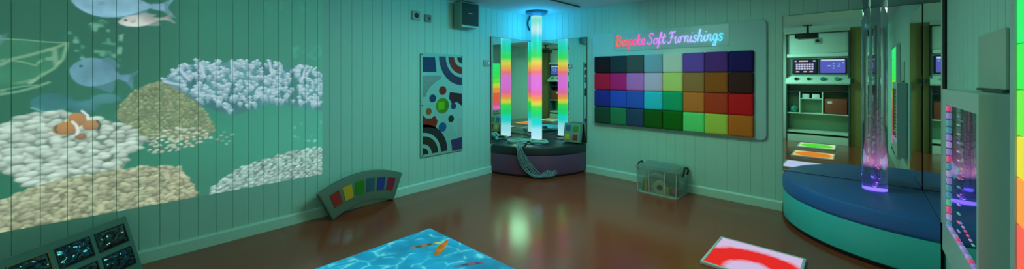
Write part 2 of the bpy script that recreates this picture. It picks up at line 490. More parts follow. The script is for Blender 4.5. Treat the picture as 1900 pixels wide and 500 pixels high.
# corals, back to front
tan = [(-4.745, 1.120),(-4.713, 1.215),(-4.658, 1.292),(-4.590, 1.339),(-4.501, 1.371),(-4.409, 1.353),(-4.311, 1.239),(-4.227, 1.093),(-4.167, 0.945),(-4.344, 0.886),(-4.501, 0.931),(-4.613, 0.920),(-4.702, 1.050)]
cv.fill(tan, (114, 134, 98), .9, .85 + .3 * n3)
cv.lobes(tan, .030, .017, .012, (134, 150, 112), .12, 1.5, .38)
cv.lobes([(-4.602, 0.919),(-4.531, 0.968),(-4.409, 1.005),(-4.271, 0.982),(-4.188, 0.893),(-4.311, 0.838),(-4.471, 0.802),(-4.561, 0.799)], .040, .021, .013, (172, 192, 166), .12, .6, .65)
cv.lobes([(-4.181, 0.865),(-4.102, 0.956),(-4.035, 0.921),(-4.083, 0.807),(-4.167, 0.819)], .055, .020, .010, (130, 180, 150), .1, .4, .6)
spiky = [(-4.489, 1.363),(-4.393, 1.481),(-4.311, 1.509),(-4.192, 1.494),(-4.065, 1.543),(-3.910, 1.520),(-3.786, 1.528),(-3.611, 1.487),(-3.479, 1.500),(-3.331, 1.427),(-3.331, 1.060),(-3.494, 1.102),(-3.656, 1.132),(-3.786, 1.149),(-3.910, 1.118),(-4.027, 1.069),(-4.156, 1.106),(-4.271, 1.167),(-4.361, 1.258)]
cv.fill(spiky, (84, 134, 146), .8, .7 + .5 * n2)
def branches(poly, count, length, rad, dark, light):
    us = [q[0] for q in poly]; vs = [q[1] for q in poly]
    got = []
    while len(got) < count:
        a_, b_ = rng.uniform(min(us), max(us)), rng.uniform(min(vs), max(vs))
        k = False
        for i in range(len(poly)):
            (x0, y0), (x1, y1) = poly[i], poly[(i + 1) % len(poly)]
            if (y0 > b_) != (y1 > b_) and a_ < (x1 - x0) * (b_ - y0) / (y1 - y0) + x0:
                k = not k
        if k:
            got.append((a_, b_))
    got.sort(key=lambda q: -q[1])
    for a_, b_ in got:
        an = PI / 2 + rng.uniform(-.8, .8)
        L_ = length * rng.uniform(.6, 1.2)
        for j in range(6):
            s = j / 5
            cu, cw = a_ + math.cos(an) * L_ * (s - .2), b_ + math.sin(an) * L_ * (s - .2)
            c_ = [d * (1 - s) + l * s for d, l in zip(dark, light)]
            cv.blob(cu, cw, rad * (1.1 - .2 * s), rad * (1.1 - .2 * s), 0, c_, 1, .35, .35)
            if j in (2, 4):
                for sg in (-1, 1):
                    cv.blob(cu + sg * rad * 1.1, cw + rad * .5, rad * .62, rad * .62, 0, [min(255, x * 1.06) for x in c_], 1, .35, .4)
        cv.blob(a_ + math.cos(an) * L_ * .8, b_ + math.sin(an) * L_ * .8, rad * .8, rad * .7, 0, [min(255, x * 1.05) for x in light], 1, .25, .5)
branches(spiky, 330, .052, .0120, (108, 156, 168), (176, 204, 214))
for p, q in (((-4.489, 1.363), (-4.361, 1.327)), ((-4.402, 1.464), (-4.338, 1.370)), ((-4.065, 1.543), (-4.057, 1.414)), ((-3.786, 1.533), (-3.765, 1.415)), ((-3.479, 1.510), (-3.518, 1.364)), ((-4.271, 1.510), (-4.244, 1.391))):
    cv.stroke([p, q], .016, (176, 198, 214), .8)
anem = [(-5.352, 1.085),(-5.237, 1.080),(-5.192, 1.130),(-5.134, 1.160),(-5.025, 1.170),(-4.907, 1.136),(-4.769, 1.087),(-4.633, 0.987),(-4.596, 0.918),(-4.613, 0.864),(-4.680, 0.849),(-4.686, 0.771),(-4.716, 0.713),(-4.808, 0.731),(-4.907, 0.712),(-4.979, 0.682),(-5.091, 0.685),(-5.130, 0.686),(-5.186, 0.760),(-5.237, 0.811),(-5.352, 0.832)]
cv.fill(anem, (120, 152, 130), .95, .75 + .4 * n2)
cv.lobes(anem, .054, .040, .023, (184, 208, 192), .10, .4, .55)
beige = [(-5.352, 0.572),(-5.237, 0.619),(-5.155, 0.664),(-5.069, 0.694),(-4.955, 0.714),(-4.808, 0.723),(-4.647, 0.725),(-4.501, 0.715),(-4.393, 0.687),(-4.361, 0.604),(-4.305, 0.506),(-4.295, 0.443),(-4.361, 0.419),(-4.531, 0.420),(-4.907, 0.418),(-5.237, 0.423),(-5.352, 0.426)]
cv.fill(beige, (132, 142, 108), .95, .75 + .4 * n2)
cv.lobes(beige, .040, .030, .017, (166, 176, 142), .13, .6, .52)
white = [(-4.216, 0.415),(-4.202, 0.484),(-4.138, 0.524),(-4.027, 0.604),(-3.869, 0.643),(-3.700, 0.679),(-3.518, 0.698),(-3.331, 0.704),(-3.331, 0.428),(-3.611, 0.426),(-3.989, 0.428)]
cv.fill(white, (100, 140, 126), .95, .75 + .4 * n2)
cv.lobes(white, .040, .028, .014, (158, 192, 182), .12, .35, .55, ang0=.25)
# clown fish in the anemone
org = (176, 132, 60)
cv.blob(*(-4.924, 1.108), .045, .052, .3, org, 1, .22, .2)
cv.blob(*(-4.974, 1.050), .062, .046, .1, org, 1, .22, .15)
cv.blob(*(-4.858, 1.061), .046, .038, .2, org, 1, .25, .15)
cv.blob(*(-4.907, 0.987), .030, .020, 0, (150, 116, 60), 1, .25, .2)
cv.stroke([(-4.946, 1.095),(-4.927, 1.067),(-4.920, 1.029),(-4.927, 0.997)], .011, (216, 226, 222), .95)
cv.stroke([(-4.903, 1.165),(-4.878, 1.134),(-4.871, 1.099)], .010, (216, 226, 222), .95)
cv.stroke([(-4.833, 1.092),(-4.818, 1.061),(-4.828, 1.027)], .008, (52, 62, 52), .7)
cv.stroke([(-5.015, 1.072),(-5.020, 1.051),(-5.011, 1.025)], .007, (60, 62, 46), .5)

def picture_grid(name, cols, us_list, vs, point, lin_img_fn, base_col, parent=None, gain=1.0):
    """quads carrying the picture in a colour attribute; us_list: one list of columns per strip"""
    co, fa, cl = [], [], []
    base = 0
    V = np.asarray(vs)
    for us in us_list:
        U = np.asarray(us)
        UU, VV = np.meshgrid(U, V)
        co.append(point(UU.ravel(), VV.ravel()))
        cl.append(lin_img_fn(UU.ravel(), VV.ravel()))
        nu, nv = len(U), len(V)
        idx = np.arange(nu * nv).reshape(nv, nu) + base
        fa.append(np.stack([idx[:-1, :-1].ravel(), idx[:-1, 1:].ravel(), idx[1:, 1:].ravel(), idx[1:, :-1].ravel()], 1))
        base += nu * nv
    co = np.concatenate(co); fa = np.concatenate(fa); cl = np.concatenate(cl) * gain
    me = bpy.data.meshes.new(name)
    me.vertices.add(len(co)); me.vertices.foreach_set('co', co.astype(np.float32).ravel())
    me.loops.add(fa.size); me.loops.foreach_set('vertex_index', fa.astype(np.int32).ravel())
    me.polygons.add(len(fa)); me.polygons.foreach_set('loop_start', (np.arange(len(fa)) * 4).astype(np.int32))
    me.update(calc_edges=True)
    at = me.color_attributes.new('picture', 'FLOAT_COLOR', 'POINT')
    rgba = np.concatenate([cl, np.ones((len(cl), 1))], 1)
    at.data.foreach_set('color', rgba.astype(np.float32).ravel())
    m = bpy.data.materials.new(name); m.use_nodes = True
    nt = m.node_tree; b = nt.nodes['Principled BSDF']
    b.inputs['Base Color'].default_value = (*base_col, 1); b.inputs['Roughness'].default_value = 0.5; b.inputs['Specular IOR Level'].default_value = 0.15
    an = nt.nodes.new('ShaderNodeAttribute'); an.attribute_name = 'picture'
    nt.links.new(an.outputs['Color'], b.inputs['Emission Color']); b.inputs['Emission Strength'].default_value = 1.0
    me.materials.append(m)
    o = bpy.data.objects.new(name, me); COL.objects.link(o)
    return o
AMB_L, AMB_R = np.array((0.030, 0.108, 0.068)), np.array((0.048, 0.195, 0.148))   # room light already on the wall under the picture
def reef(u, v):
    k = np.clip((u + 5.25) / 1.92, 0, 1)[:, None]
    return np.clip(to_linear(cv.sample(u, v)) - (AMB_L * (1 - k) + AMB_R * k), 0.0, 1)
edges = [RY] + CUTS + [0.0]
strips = []
for a, b in zip(edges[:-1], edges[1:]):
    a, b = max(a + 0.0019, -5.40), min(b - 0.0019, -3.331)
    if b - a > 0.01:
        strips.append(np.linspace(a, b, max(4, int((b - a) / 0.0042))))
pic = picture_grid('projected_picture', None, strips, np.linspace(0.425, 2.36, 440), lambda u, v: np.stack([np.full_like(u, 0.0012), u, v], 1), reef, (0.46, 0.74, 0.68))  # emissive sheet stands in for projector light on the wall
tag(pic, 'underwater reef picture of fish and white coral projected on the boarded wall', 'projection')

# pool picture on the floor, painted in floor metres (x, y)
pv = Canvas(1.035, 2.90, -4.05, -2.765, 330)
w1 = vnoise(pv.H, pv.W, 60, 31); w2 = vnoise(pv.H, pv.W, 22, 32); w3 = vnoise(pv.H, pv.W, 9, 33)
pv.img[:] = np.array((6, 146, 184))
pv.img *= (0.86 + 0.3 * w1 + 0.10 * (w2 - .5))[..., None]
# caustic net: distance to the border between the two nearest of scattered points
px_ = rng.uniform(1.0, 2.95, 190); py_ = rng.uniform(-4.1, -2.7, 190)
wu = pv.U + 0.10 * (w1 - .5) + 0.05 * (w2 - .5); wv = pv.V + 0.10 * (vnoise(pv.H, pv.W, 50, 41) - .5) + 0.05 * (vnoise(pv.H, pv.W, 20, 42) - .5)
d1 = np.full(pv.U.shape, 9.0); d2 = np.full(pv.U.shape, 9.0)
for a, b in zip(px_, py_):
    d = np.hypot((wu - a) * 1.25, wv - b)
    d2 = np.minimum(d2, np.maximum(d1, d)); d1 = np.minimum(d1, d)
net = np.clip(1 - (d2 - d1) / 0.022, 0, 1) * np.clip((w1 * .5 + w2 * .5 - 0.36) * 4, 0, 1)
net = net + 0.5 * np.clip(1 - (d2 - d1) / 0.06, 0, 1) * np.clip((w2 - 0.4) * 3, 0, 1)
net = np.clip(net * np.clip(.35 + 1.1 * w3, 0, 1.1), 0, 1)[..., None]
pv.img = pv.img * (1 - net * .75) + np.array((120, 226, 226)) * net * .75
def koi(pts, w, cols, al=1.0):
    n = len(pts)
    P = smooth_path([(p[0], p[1], 0) for p in pts], 10)
    for i, p in enumerate(P):
        s = i / (len(P) - 1)
        r = w * (0.25 + math.sin(PI * min(1, .12 + s * .88)) ** .8) * (1 - .45 * s)
        c_ = cols[0] if (s * 3.1 + .3) % 1.3 < .75 else cols[1]
        pv.blob(p.x, p.y, r, r * .95, 0, c_, al, .3, .25)
koi([(1.497, -3.021),(1.423, -2.926),(1.385, -2.854),(1.344, -2.795)], .032, ((176, 112, 26), (196, 134, 30)))
koi([(1.257, -3.094),(1.292, -3.009),(1.316, -2.946),(1.331, -2.892)], .022, ((176, 122, 40), (90, 84, 50)))
pv.blob(*(1.339, -2.898), .035, .02, .5, (196, 206, 70), .9, .2, .3)
pv.blob(*(1.460, -2.931), .018, .05, .9, (176, 120, 30), .8, .2, .4)
koi([(1.857, -2.869),(1.816, -2.919),(1.782, -2.984),(1.754, -3.052)], .022, ((110, 84, 110), (60, 70, 104)))
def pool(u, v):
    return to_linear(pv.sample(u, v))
edge_fade = None
pool_o = picture_grid('floor_projection', None, [np.linspace(1.035, 2.90, 420)], np.linspace(-2.765, -4.05, 290), lambda u, v: np.stack([u, v, np.full_like(u, 0.0015)], 1), pool, (0.05, 0.02, 0.012), gain=1.0)  # pool glow is put into the sheet, no projector lamp lights it
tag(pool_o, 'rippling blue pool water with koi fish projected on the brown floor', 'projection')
# ------------------------------------------------------------------ mirrors
def mirror(name, label, x0, x1, y0, y1, z0, z1, face, rot=None, pivot=None):
    """acrylic sheet on a dark backing; face = which side is silvered"""
    cx, cy = (x0 + x1) / 2, (y0 + y1) / 2
    o = thing(name, label, 'mirror', pivot or (cx, cy, 0), rot or 0.0)
    px, py = (pivot or (cx, cy, 0))[:2]
    t = 0.006
    if face == '+x':
        MB().bx(x0 - px, x1 - t - px, y0 - py, y1 - py, z0, z1).build('backing', M_EDGE, o, smooth=False)
        MB().bx(x1 - t - px, x1 - px, y0 - py + .004, y1 - py - .004, z0 + .004, z1 - .004).build('mirror_sheet', M_MIRROR, o, smooth=False)
    elif face == '-x':
        MB().bx(x0 + t - px, x1 - px, y0 - py, y1 - py, z0, z1).build('backing', M_EDGE, o, smooth=False)
        MB().bx(x0 - px, x0 + t - px, y0 - py + .004, y1 - py - .004, z0 + .004, z1 - .004).build('mirror_sheet', M_MIRROR, o, smooth=False)
    else:
        MB().bx(x0 - px, x1 - px, y0 + t - py, y1 - py, z0, z1).build('backing', M_EDGE, o, smooth=False)
        MB().bx(x0 - px + .004, x1 - px - .004, y0 - py, y0 + t - py, z0 + .004, z1 - .004).build('mirror_sheet', M_MIRROR, o, smooth=False)
    return o
def screws(o, pts):
    for p, d in pts:
        p = Vector(p) - o.location
        MB().cyl(p, (p[0] + d[0] * .004, p[1] + d[1] * .004, p[2]), .008, seg=12).build('screw', M_CHROME, o)
mA = mirror('tall_mirror', 'tall mirror beside the small light switch, behind the rainbow light tube', 0.004, 0.020, -1.01, -0.002, 0.43, 1.99, '+x')
mB = mirror('tall_mirror', 'tall mirror behind the rainbow light tube, on the colour sample board side', 0.022, 1.01, -0.020, -0.004, 0.43, 1.99, '-y')
mC = mirror('tall_mirror', 'wide mirror behind the bubble tube and blue round seat, showing two screens', 3.355, 4.330, -0.022, -0.004, 0.43, 2.034, '-y')
mD = mirror('tall_mirror', 'narrow-looking mirror beside the lit infinity panel, past the bubble tube', 4.330, 4.348, -1.02, -0.024, 0.43, 2.034, '-x', rot=-0.0045, pivot=(4.345, -0.024, 0))
screws(mA, [((0.020, -0.985, z), (1, 0)) for z in (0.9, 1.35, 1.9)])
screws(mB, [((0.985, -0.020, z), (0, -1)) for z in (1.35, 1.9)])

# ------------------------------------------------------------------ quarter-round seat in the far corner
M_PURPLE = mat('purple_vinyl', (0.15, 0.052, 0.125), 0.38, noise=0.08, nscale=5)
M_BLKV = mat('black_vinyl', (0.022, 0.028, 0.034), 0.32, noise=0.1, nscale=6)
M_TEALV = mat('teal_vinyl', (0.06, 0.62, 0.66), 0.38, noise=0.05, nscale=5)
M_BLUEV = mat('navy_vinyl', (0.035, 0.16, 0.55), 0.42, noise=0.06, nscale=6)
def quarter(R, z0, z1, a0, a1, bev, gap=0.0):
    pr = [(0.002, z0), (R - bev * .4, z0), (R - bev * .1, z0 + bev * .3), (R, z0 + bev), (R, z1 - bev), (R - bev * .3, z1 - bev * .3), (R - bev, z1), (0.002, z1)]
    return MB().lathe(pr, 40, math.radians(a0) + gap, math.radians(a1) - gap)
p1 = thing('corner_seat', 'quarter-round corner seat with black top and purple base, under the rainbow tube', 'seat', (0.022, -0.022, 0))
quarter(0.965, 0.004, 0.030, -90, 0, 0.004).build('plinth', M_BLACK, p1)
quarter(0.980, 0.030, 0.300, -90, 0, 0.008).build('base', M_PURPLE, p1)
for a in (-90, -45):
    quarter(0.985, 0.300, 0.420, a, a + 45, 0.022, 0.002).build('cushion', M_BLKV, p1)
p2 = thing('round_seat', 'large round-fronted seat with navy cushion and teal base, around the bubble tube', 'seat', (4.328, -0.024, 0))
quarter(0.945, 0.004, 0.035, 180, 270, 0.004).build('plinth', M_BLACK, p2)
quarter(0.962, 0.035, 0.285, 180, 270, 0.010).build('base', M_TEALV, p2)
quarter(0.968, 0.285, 0.430, 180, 270, 0.030, 0.0015).build('cushion', M_BLUEV, p2)

# ------------------------------------------------------------------ rainbow light tube
tx, ty = 0.345, -0.365
lt = thing('rainbow_light_tube', 'floor-to-ceiling glowing rainbow light tube standing on the black corner seat', 'lamp', (tx, ty, 0.42))
stops = [(.42, (196, 236, 246)), (.58, (160, 226, 240)), (.70, (30, 214, 215)), (.84, (30, 214, 120)), (.94, (60, 222, 80)), (1.00, (222, 216, 66)), (1.07, (248, 150, 84)), (1.15, (238, 108, 170)), (1.26, (226, 112, 226)), (1.40, (228, 118, 214)), (1.47, (242, 120, 130)), (1.54, (246, 170, 80)), (1.62, (228, 216, 80)), (1.72, (60, 222, 96)), (1.88, (36, 216, 170)), (1.98, (50, 212, 222)), (2.12, (186, 226, 232)), (2.26, (120, 222, 200)), (2.36, (190, 226, 236))]
M_TUBE = ramp_emit('rainbow_glow', 'Z', [(z - .42, c_) for z, c_ in stops], 1.0, lo=0.0, hi=1.96)
MB().lathe([(0.0, 0.012), (0.082, 0.012), (0.082, 1.945), (0.0, 1.945)], 48).build('light_tube', M_TUBE, lt)
MB().lathe([(0.0, 0.0), (0.098, 0.0), (0.098, 0.010), (0.090, 0.016), (0.0, 0.016)], 48).build('base_ring', M_WHITEP, lt)
M_COLLAR = mat('collar_paint', (0.10, 0.16, 0.24), 0.5)
MB().lathe([(0.088, 1.905), (0.150, 1.935), (0.168, 1.950), (0.168, 1.980), (0.0, 1.980), (0.0, 1.92), (0.088, 1.92)], 48).build('ceiling_collar', M_COLLAR, lt)
cab = MB().tube(smooth_path([(0.030, -0.150, 2.40), (0.032, -0.165, 2.35), (0.034, -0.20, 2.30), (0.034, -0.205, 2.24), (0.032, -0.18, 2.19), (0.026, -0.15, 2.16)], 6), 0.012).build('power_cable', M_DARK)
tag(cab, 'dark power cable looping down from the ceiling behind the rainbow tube', 'cable')

# ------------------------------------------------------------------ fibre-optic bundle on the corner seat
M_FIBRE = mat('fibre_strand', (0.22, 0.34, 0.38), 0.3)
M_SLEEVE = mat('fibre_sleeve', (0.34, 0.62, 0.52), 0.35)
M_TIP = mat('fibre_tip', (0.9, 0.85, 0.95), 0.3, emit=(0.8, 0.7, 1.0), estr=0.35)
fb = thing('fibre_optic_bundle', 'pale fibre-optic light strands coiled on the corner seat and hanging over its edge', 'fibre optic light', (0, 0, 0))
def coil(cx, cy, rx, ry, turns, z, ang, n=40):
    out = []
    for k in range(int(turns * n)):
        a = 2 * PI * k / n
        w = 1 + 0.05 * math.sin(a * 1.3) - 0.03 * k / n
        x, y = rx * w * math.cos(a), ry * w * math.sin(a)
        out.append((cx + x * math.cos(ang) - y * math.sin(ang), cy + x * math.sin(ang) + y * math.cos(ang), z + 0.006 * k / n + 0.006 * math.sin(3 * a)))
    return out
# loops lie on the seat: one large against the mirror side, a small thick one by the tube foot
MB().tube(coil(0.190, -0.615, 0.085, 0.165, 2.3, 0.440, -0.65), 0.014, 8).build('sleeve_loop', M_SLEEVE, fb)
MB().tube(coil(0.500, -0.500, 0.125, 0.085, 2.6, 0.442, 0.70), 0.015, 8).build('sleeve_loop', M_SLEEVE, fb)
MB().tube(smooth_path([(0.30, -0.66, 0.446), (0.37, -0.60, 0.462), (0.42, -0.56, 0.470), (0.46, -0.57, 0.474)], 8), 0.018, 8).build('sleeve_neck', M_SLEEVE, fb)
for i in range(36):
    j = lambda s: rng.uniform(-s, s)
    a0 = -1.098 + j(.035); a1 = a0 + 0.06 + j(.05); a2 = a1 + 0.10 + j(.03); a3 = a2 + 0.10 + j(.03); a4 = a3 + 0.13 + j(.03)
    e = abs(j(.035)); le = rng.uniform(.75, 1.0)
    pol = lambda r, a, z: (0.022 + r * math.cos(a), -0.022 + r * math.sin(a), z)
    pts = [(0.36 + j(.02), -0.60 + j(.02), 0.452 + abs(j(.012))), pol(0.86, -1.06 + j(.03), 0.447 + abs(j(.02))), pol(0.955, a0, 0.443 + abs(j(.022))), pol(1.003 + e, a0 + .01, 0.40 + j(.01)),
           pol(1.012 + e, a1, 0.26 + j(.02)), pol(1.016 + e, a2, 0.11 + j(.025)), pol(1.03 + e * 1.3, a3, 0.025 + abs(j(.03))), pol(1.04 + e * 1.5, a3 + (a4 - a3) * le, 0.035 + abs(j(.03)))]
    pts.append(pol(1.03 + e, a3 + (a4 - a3) * le + .05 * le, 0.085 + abs(j(.035))))
    sp = smooth_path(pts, 6)
    s = MB().tube(sp, 0.0028, 5).build('strand', M_FIBRE, fb)
    if i % 9 == 0:
        MB().ball(sp[-1], 0.0040, 1).build('lit_tip', M_TIP, s)

# ------------------------------------------------------------------ small four-window board standing against the corner mirror
def tinted(name, c, gl=0.15):
    return mat(name, lin(c), gl, coat=0.4)
M_FOAM = mat('grey_green_foam', (0.20, 0.34, 0.26), 0.55, noise=0.06, nscale=10)
WIN = {k: tinted('window_' + k, v) for k, v in dict(red=(176, 40, 36), yellow=(230, 190, 40), green=(70, 150, 40), blue=(40, 110, 150), slate=(50, 92, 112), navy=(40, 58, 150), crimson=(160, 30, 66), amber=(232, 168, 36), leaf=(40, 128, 28)).items()}
fbrd = thing('four_window_board', 'small grey board with blue, green, yellow and red windows leaning on the mirror', 'sensory board', (0.835, -0.178, 0.440), 0.05)
Mx = Matrix.Rotation(-0.20, 4, 'X')
body = MB().box((0, 0.045, 0.14), (0.27, 0.085, 0.28), 0.008, M=Mx).build('body', M_FOAM, fbrd)
for (u, w), k in zip(((-.065, .205), (.065, .205), (-.065, .075), (.065, .075)), ('blue', 'green', 'yellow', 'red')):
    wn = MB().box((u, 0.001, w), (0.082, 0.008, 0.082), 0.003, M=Mx).build('window', WIN[k], fbrd)
    wn['label'] = k + ' window'
# ------------------------------------------------------------------ wall fittings on the long boarded wall
sw = thing('light_switch', 'small grey light switch on the boarded wall next to the corner mirror', 'switch', (0.0, -1.085, 1.60))
MB().box((0.008, 0, 0), (0.016, 0.125, 0.088), 0.004).build('plate', M_GREYP, sw)
MB().box((0.018, 0.030, 0), (0.010, 0.032, 0.044), 0.002).build('rocker', M_WHITEP, sw)
MB().box((0.018, -0.028, 0), (0.008, 0.032, 0.044), 0.002).build('rocker', M_GREYP, sw)
sn = thing('wall_sensor', 'larger pale square sensor with round eye, high on the boarded wall', 'sensor', (0.0, -2.262, 2.145))
MB().box((0.014, 0, 0), (0.028, 0.108, 0.108), 0.008).build('case', M_GREYP, sn)
MB().lathe([(0.0, 0.040), (0.018, 0.036), (0.030, 0.028)], 24, M=Matrix.Rotation(PI / 2, 4, 'Y')).build('eye', M_DARK, sn)
s2 = thing('socket_box', 'smaller dull square socket box, second from the wall speaker corner', 'socket', (0.0, -2.092, 2.130))
s2['label'] = 'smaller dull square box on the wall between round-eyed sensor and speaker'
MB().box((0.012, 0, 0), (0.024, 0.090, 0.090), 0.004).build('case', mat('dull_plastic', (0.22, 0.26, 0.25), 0.5), s2)
MB().box((0.025, 0.012, 0), (0.006, 0.026, 0.030), 0.002).build('toggle', M_DARK, s2)
spk = thing('wall_speaker', 'box loudspeaker with dark square grille, high on the wall near ceiling', 'speaker', (0.0, -1.555, 2.215))
M_SPK = mat('speaker_case', (0.20, 0.34, 0.27), 0.5)
pr = [(0.012, -0.13), (0.060, -0.162), (0.170, -0.162), (0.190, -0.145), (0.190, 0.145), (0.170, 0.162), (0.060, 0.162), (0.012, 0.13)]
MB().prism(pr, -0.165, 0.165, bev=0.010).build('cabinet', M_SPK, spk)
MB().box((0.193, 0, 0.008), (0.010, 0.285, 0.285), 0.004).build('grille', mat('speaker_mesh', (0.035, 0.045, 0.045), 0.7, bump=0.8, bscale=500), spk)
MB().box((0.199, 0, 0.02), (0.004, 0.065, 0.008), 0.001).build('badge', M_WHITEP, spk)
MB().box((0.188, 0, -0.156), (0.014, 0.285, 0.016), 0.003).build('lower_trim', M_BASE, spk)
MB().box((0.008, 0, 0), (0.020, 0.10, 0.14), 0.003).build('wall_bracket', M_DARK, spk)

# activity board: local x along the wall, y up, z out of the wall
ab = thing('activity_board', 'tall pale wall board with coloured arcs, dots and a round green mirror', 'sensory board', (0.0, -2.199, 0.41))
MA = frame_matrix((0, 0, 0), (0, 1, 0), (0, 0, 1))
MB().prism(rrect(0, .66, 0, 1.285, .012), 0.004, 0.022, M=MA, bev=0.003).build('panel', mat('board_pale', (0.30, 0.57, 0.56), 0.4), ab)
def inset(name, poly, m, label=None):
    o = MB().prism(poly, 0.018, 0.0245, M=MA).build(name, m, ab)
    if label:
        o['label'] = label
    return o
A_NAVY = mat('navy_felt', lin((30, 60, 110)), 0.7, noise=.15, nscale=40); A_RED = mat('red_gloss', lin((150, 46, 34)), 0.3)
A_GLIT = mat('glitter_grey', (0.35, 0.42, 0.40), 0.35, metal=.5, noise=.7, nscale=130); A_SPARK = mat('sparkly_navy', (0.07, 0.08, 0.16), 0.3, metal=.4, noise=.8, nscale=90)
A_MAR = mat('maroon_felt', lin((66, 30, 40)), 0.7); A_BLK = mat('charcoal_rib', lin((34, 40, 44)), 0.6, noise=.3, nscale=50); A_BRN = mat('dark_olive', lin((46, 44, 30)), 0.6, noise=.2, nscale=40)
A_PUR = mat('purple_felt', lin((74, 50, 104)), 0.7, noise=.15, nscale=30); A_ORG = mat('orange_gloss', lin((170, 96, 34)), 0.3); A_BLU = mat('blue_gloss', lin((36, 92, 148)), 0.3)
A_GRN = mat('green_mirror', (0.16, 0.42, 0.06), 0.10, metal=.55)
tr = (.640, 1.252)
inset('felt_square', [(.025, 1.235), (.205, 1.238), (.228, 1.055), (.025, 1.05)], A_NAVY, 'navy felt square')
inset('arc_strip', ring_sector(*tr, .268, .372, 180, 270), A_SPARK, 'sparkly navy arc')
inset('arc_strip', ring_sector(*tr, .130, .222, 180, 270), A_RED, 'red arc at the top corner')
inset('corner_piece', ring_sector(*tr, 0, .078, 180, 270), A_BRN, 'olive corner quarter')
inset('glitter_piece', [(.025, 1.008), (.300, 1.008), (.292, .965), (.215, .925), (.140, .870), (.085, .800), (.066, .745), (.025, .745)], A_GLIT, 'grey glitter piece')
bl = (.026, .032)
inset('arc_strip', ring_sector(*bl, .270, .372, 0, 90), A_BLK, 'charcoal arc')
inset('arc_strip', ring_sector(*bl, .130, .226, 0, 90), A_BRN, 'dark olive arc')
inset('corner_piece', ring_sector(*bl, 0, .082, 0, 90), A_BLK, 'dark corner quarter')
def disc(x, y, r, m, lb):
    d = inset('disc', circ(x, y, r), m, lb)
    return d
disc(.325, .815, .057, A_RED, 'red disc'); disc(.172, .720, .050, A_NAVY, 'navy disc'); disc(.112, .560, .043, A_ORG, 'orange disc')
disc(.500, .605, .042, A_NAVY, 'small navy disc'); disc(.460, .440, .046, A_BRN, 'dark green disc'); disc(.322, .345, .060, A_BLU, 'blue disc')
gm = inset('round_mirror', circ(.322, .620, .100), A_GRN, 'round green mirror')
o = MB().prism([(.255, .565), (.350, .572), (.350, .675), (.255, .668)], .0245, .0255, M=MA).build('yellow_film', tinted('yellow_green_film', (120, 200, 30)), ab)
inset('felt_piece', [(.440, .790), (.640, .765), (.640, .600), (.560, .655), (.470, .640), (.425, .715)], A_MAR, 'maroon felt piece')
inset('felt_piece', [(.026, .520), (.075, .475), (.150, .470), (.205, .500), (.245, .430), (.215, .335), (.120, .362), (.026, .365)], A_RED, 'red felt piece')
inset('clear_piece', [(.585, .425), (.640, .430), (.640, .190), (.585, .190)], mat('pale_felt', (0.42, 0.48, 0.50), 0.6), 'pale grey strip')
inset('felt_square', [(.452, .160), (.640, .180), (.640, .022), (.478, .012), (.470, .090)], A_PUR, 'purple felt square')
for a in (.018, .642):
    for b in (.020, .64, 1.265):
        MB().cyl(MA @ Vector((a, b, .022)), MA @ Vector((a, b, .026)), .008, seg=12).build('screw', M_DARK, ab)

# ------------------------------------------------------------------ arched board on the floor: x along, y up the lean, z towards the room
def lean_frame(origin, along, lean):
    al = Vector((along[0], along[1], 0)).normalized()
    bk = Vector((-al.y, al.x, 0))
    if bk.x > 0:
        bk = -bk
    up = bk * math.sin(lean) + Vector((0, 0, 1)) * math.cos(lean)
    return frame_matrix((0, 0, 0), al, up)
M_FOAM2 = mat('grey_foam', (0.13, 0.18, 0.14), 0.5, noise=0.05, nscale=8)
arc = thing('arched_window_board', 'grey arch-shaped foam board with six coloured windows standing on the floor', 'sensory board', (0.190, -3.300, 0.0))
MR = lean_frame(None, (-0.105, 0.68), 0.06)
r0, r1, ha = .830, 1.140, 25.6
cxa, cya = .360, .001 - r0 * math.cos(math.radians(ha))
MB().prism(ring_sector(cxa, cya, r0, r1, 90 - ha, 90 + ha, 40), -0.062, 0.0, M=MR, bev=0.010).build('body', M_FOAM2, arc)
for k, nm in enumerate(('red', 'amber', 'leaf', 'slate', 'navy', 'crimson')):
    am = 90 + 18.6 - k * 7.45
    sec = ring_sector(cxa, cya, r0 + .095, r1 - .075, am - 2.75, am + 2.75, 4)
    wn = MB().prism(sec, -0.004, 0.004, M=MR).build('window', WIN[nm], arc)
    wn['label'] = dict(leaf='green', slate='slate blue', navy='blue', crimson='dark red', red='brick red', amber='amber')[nm] + ' window'

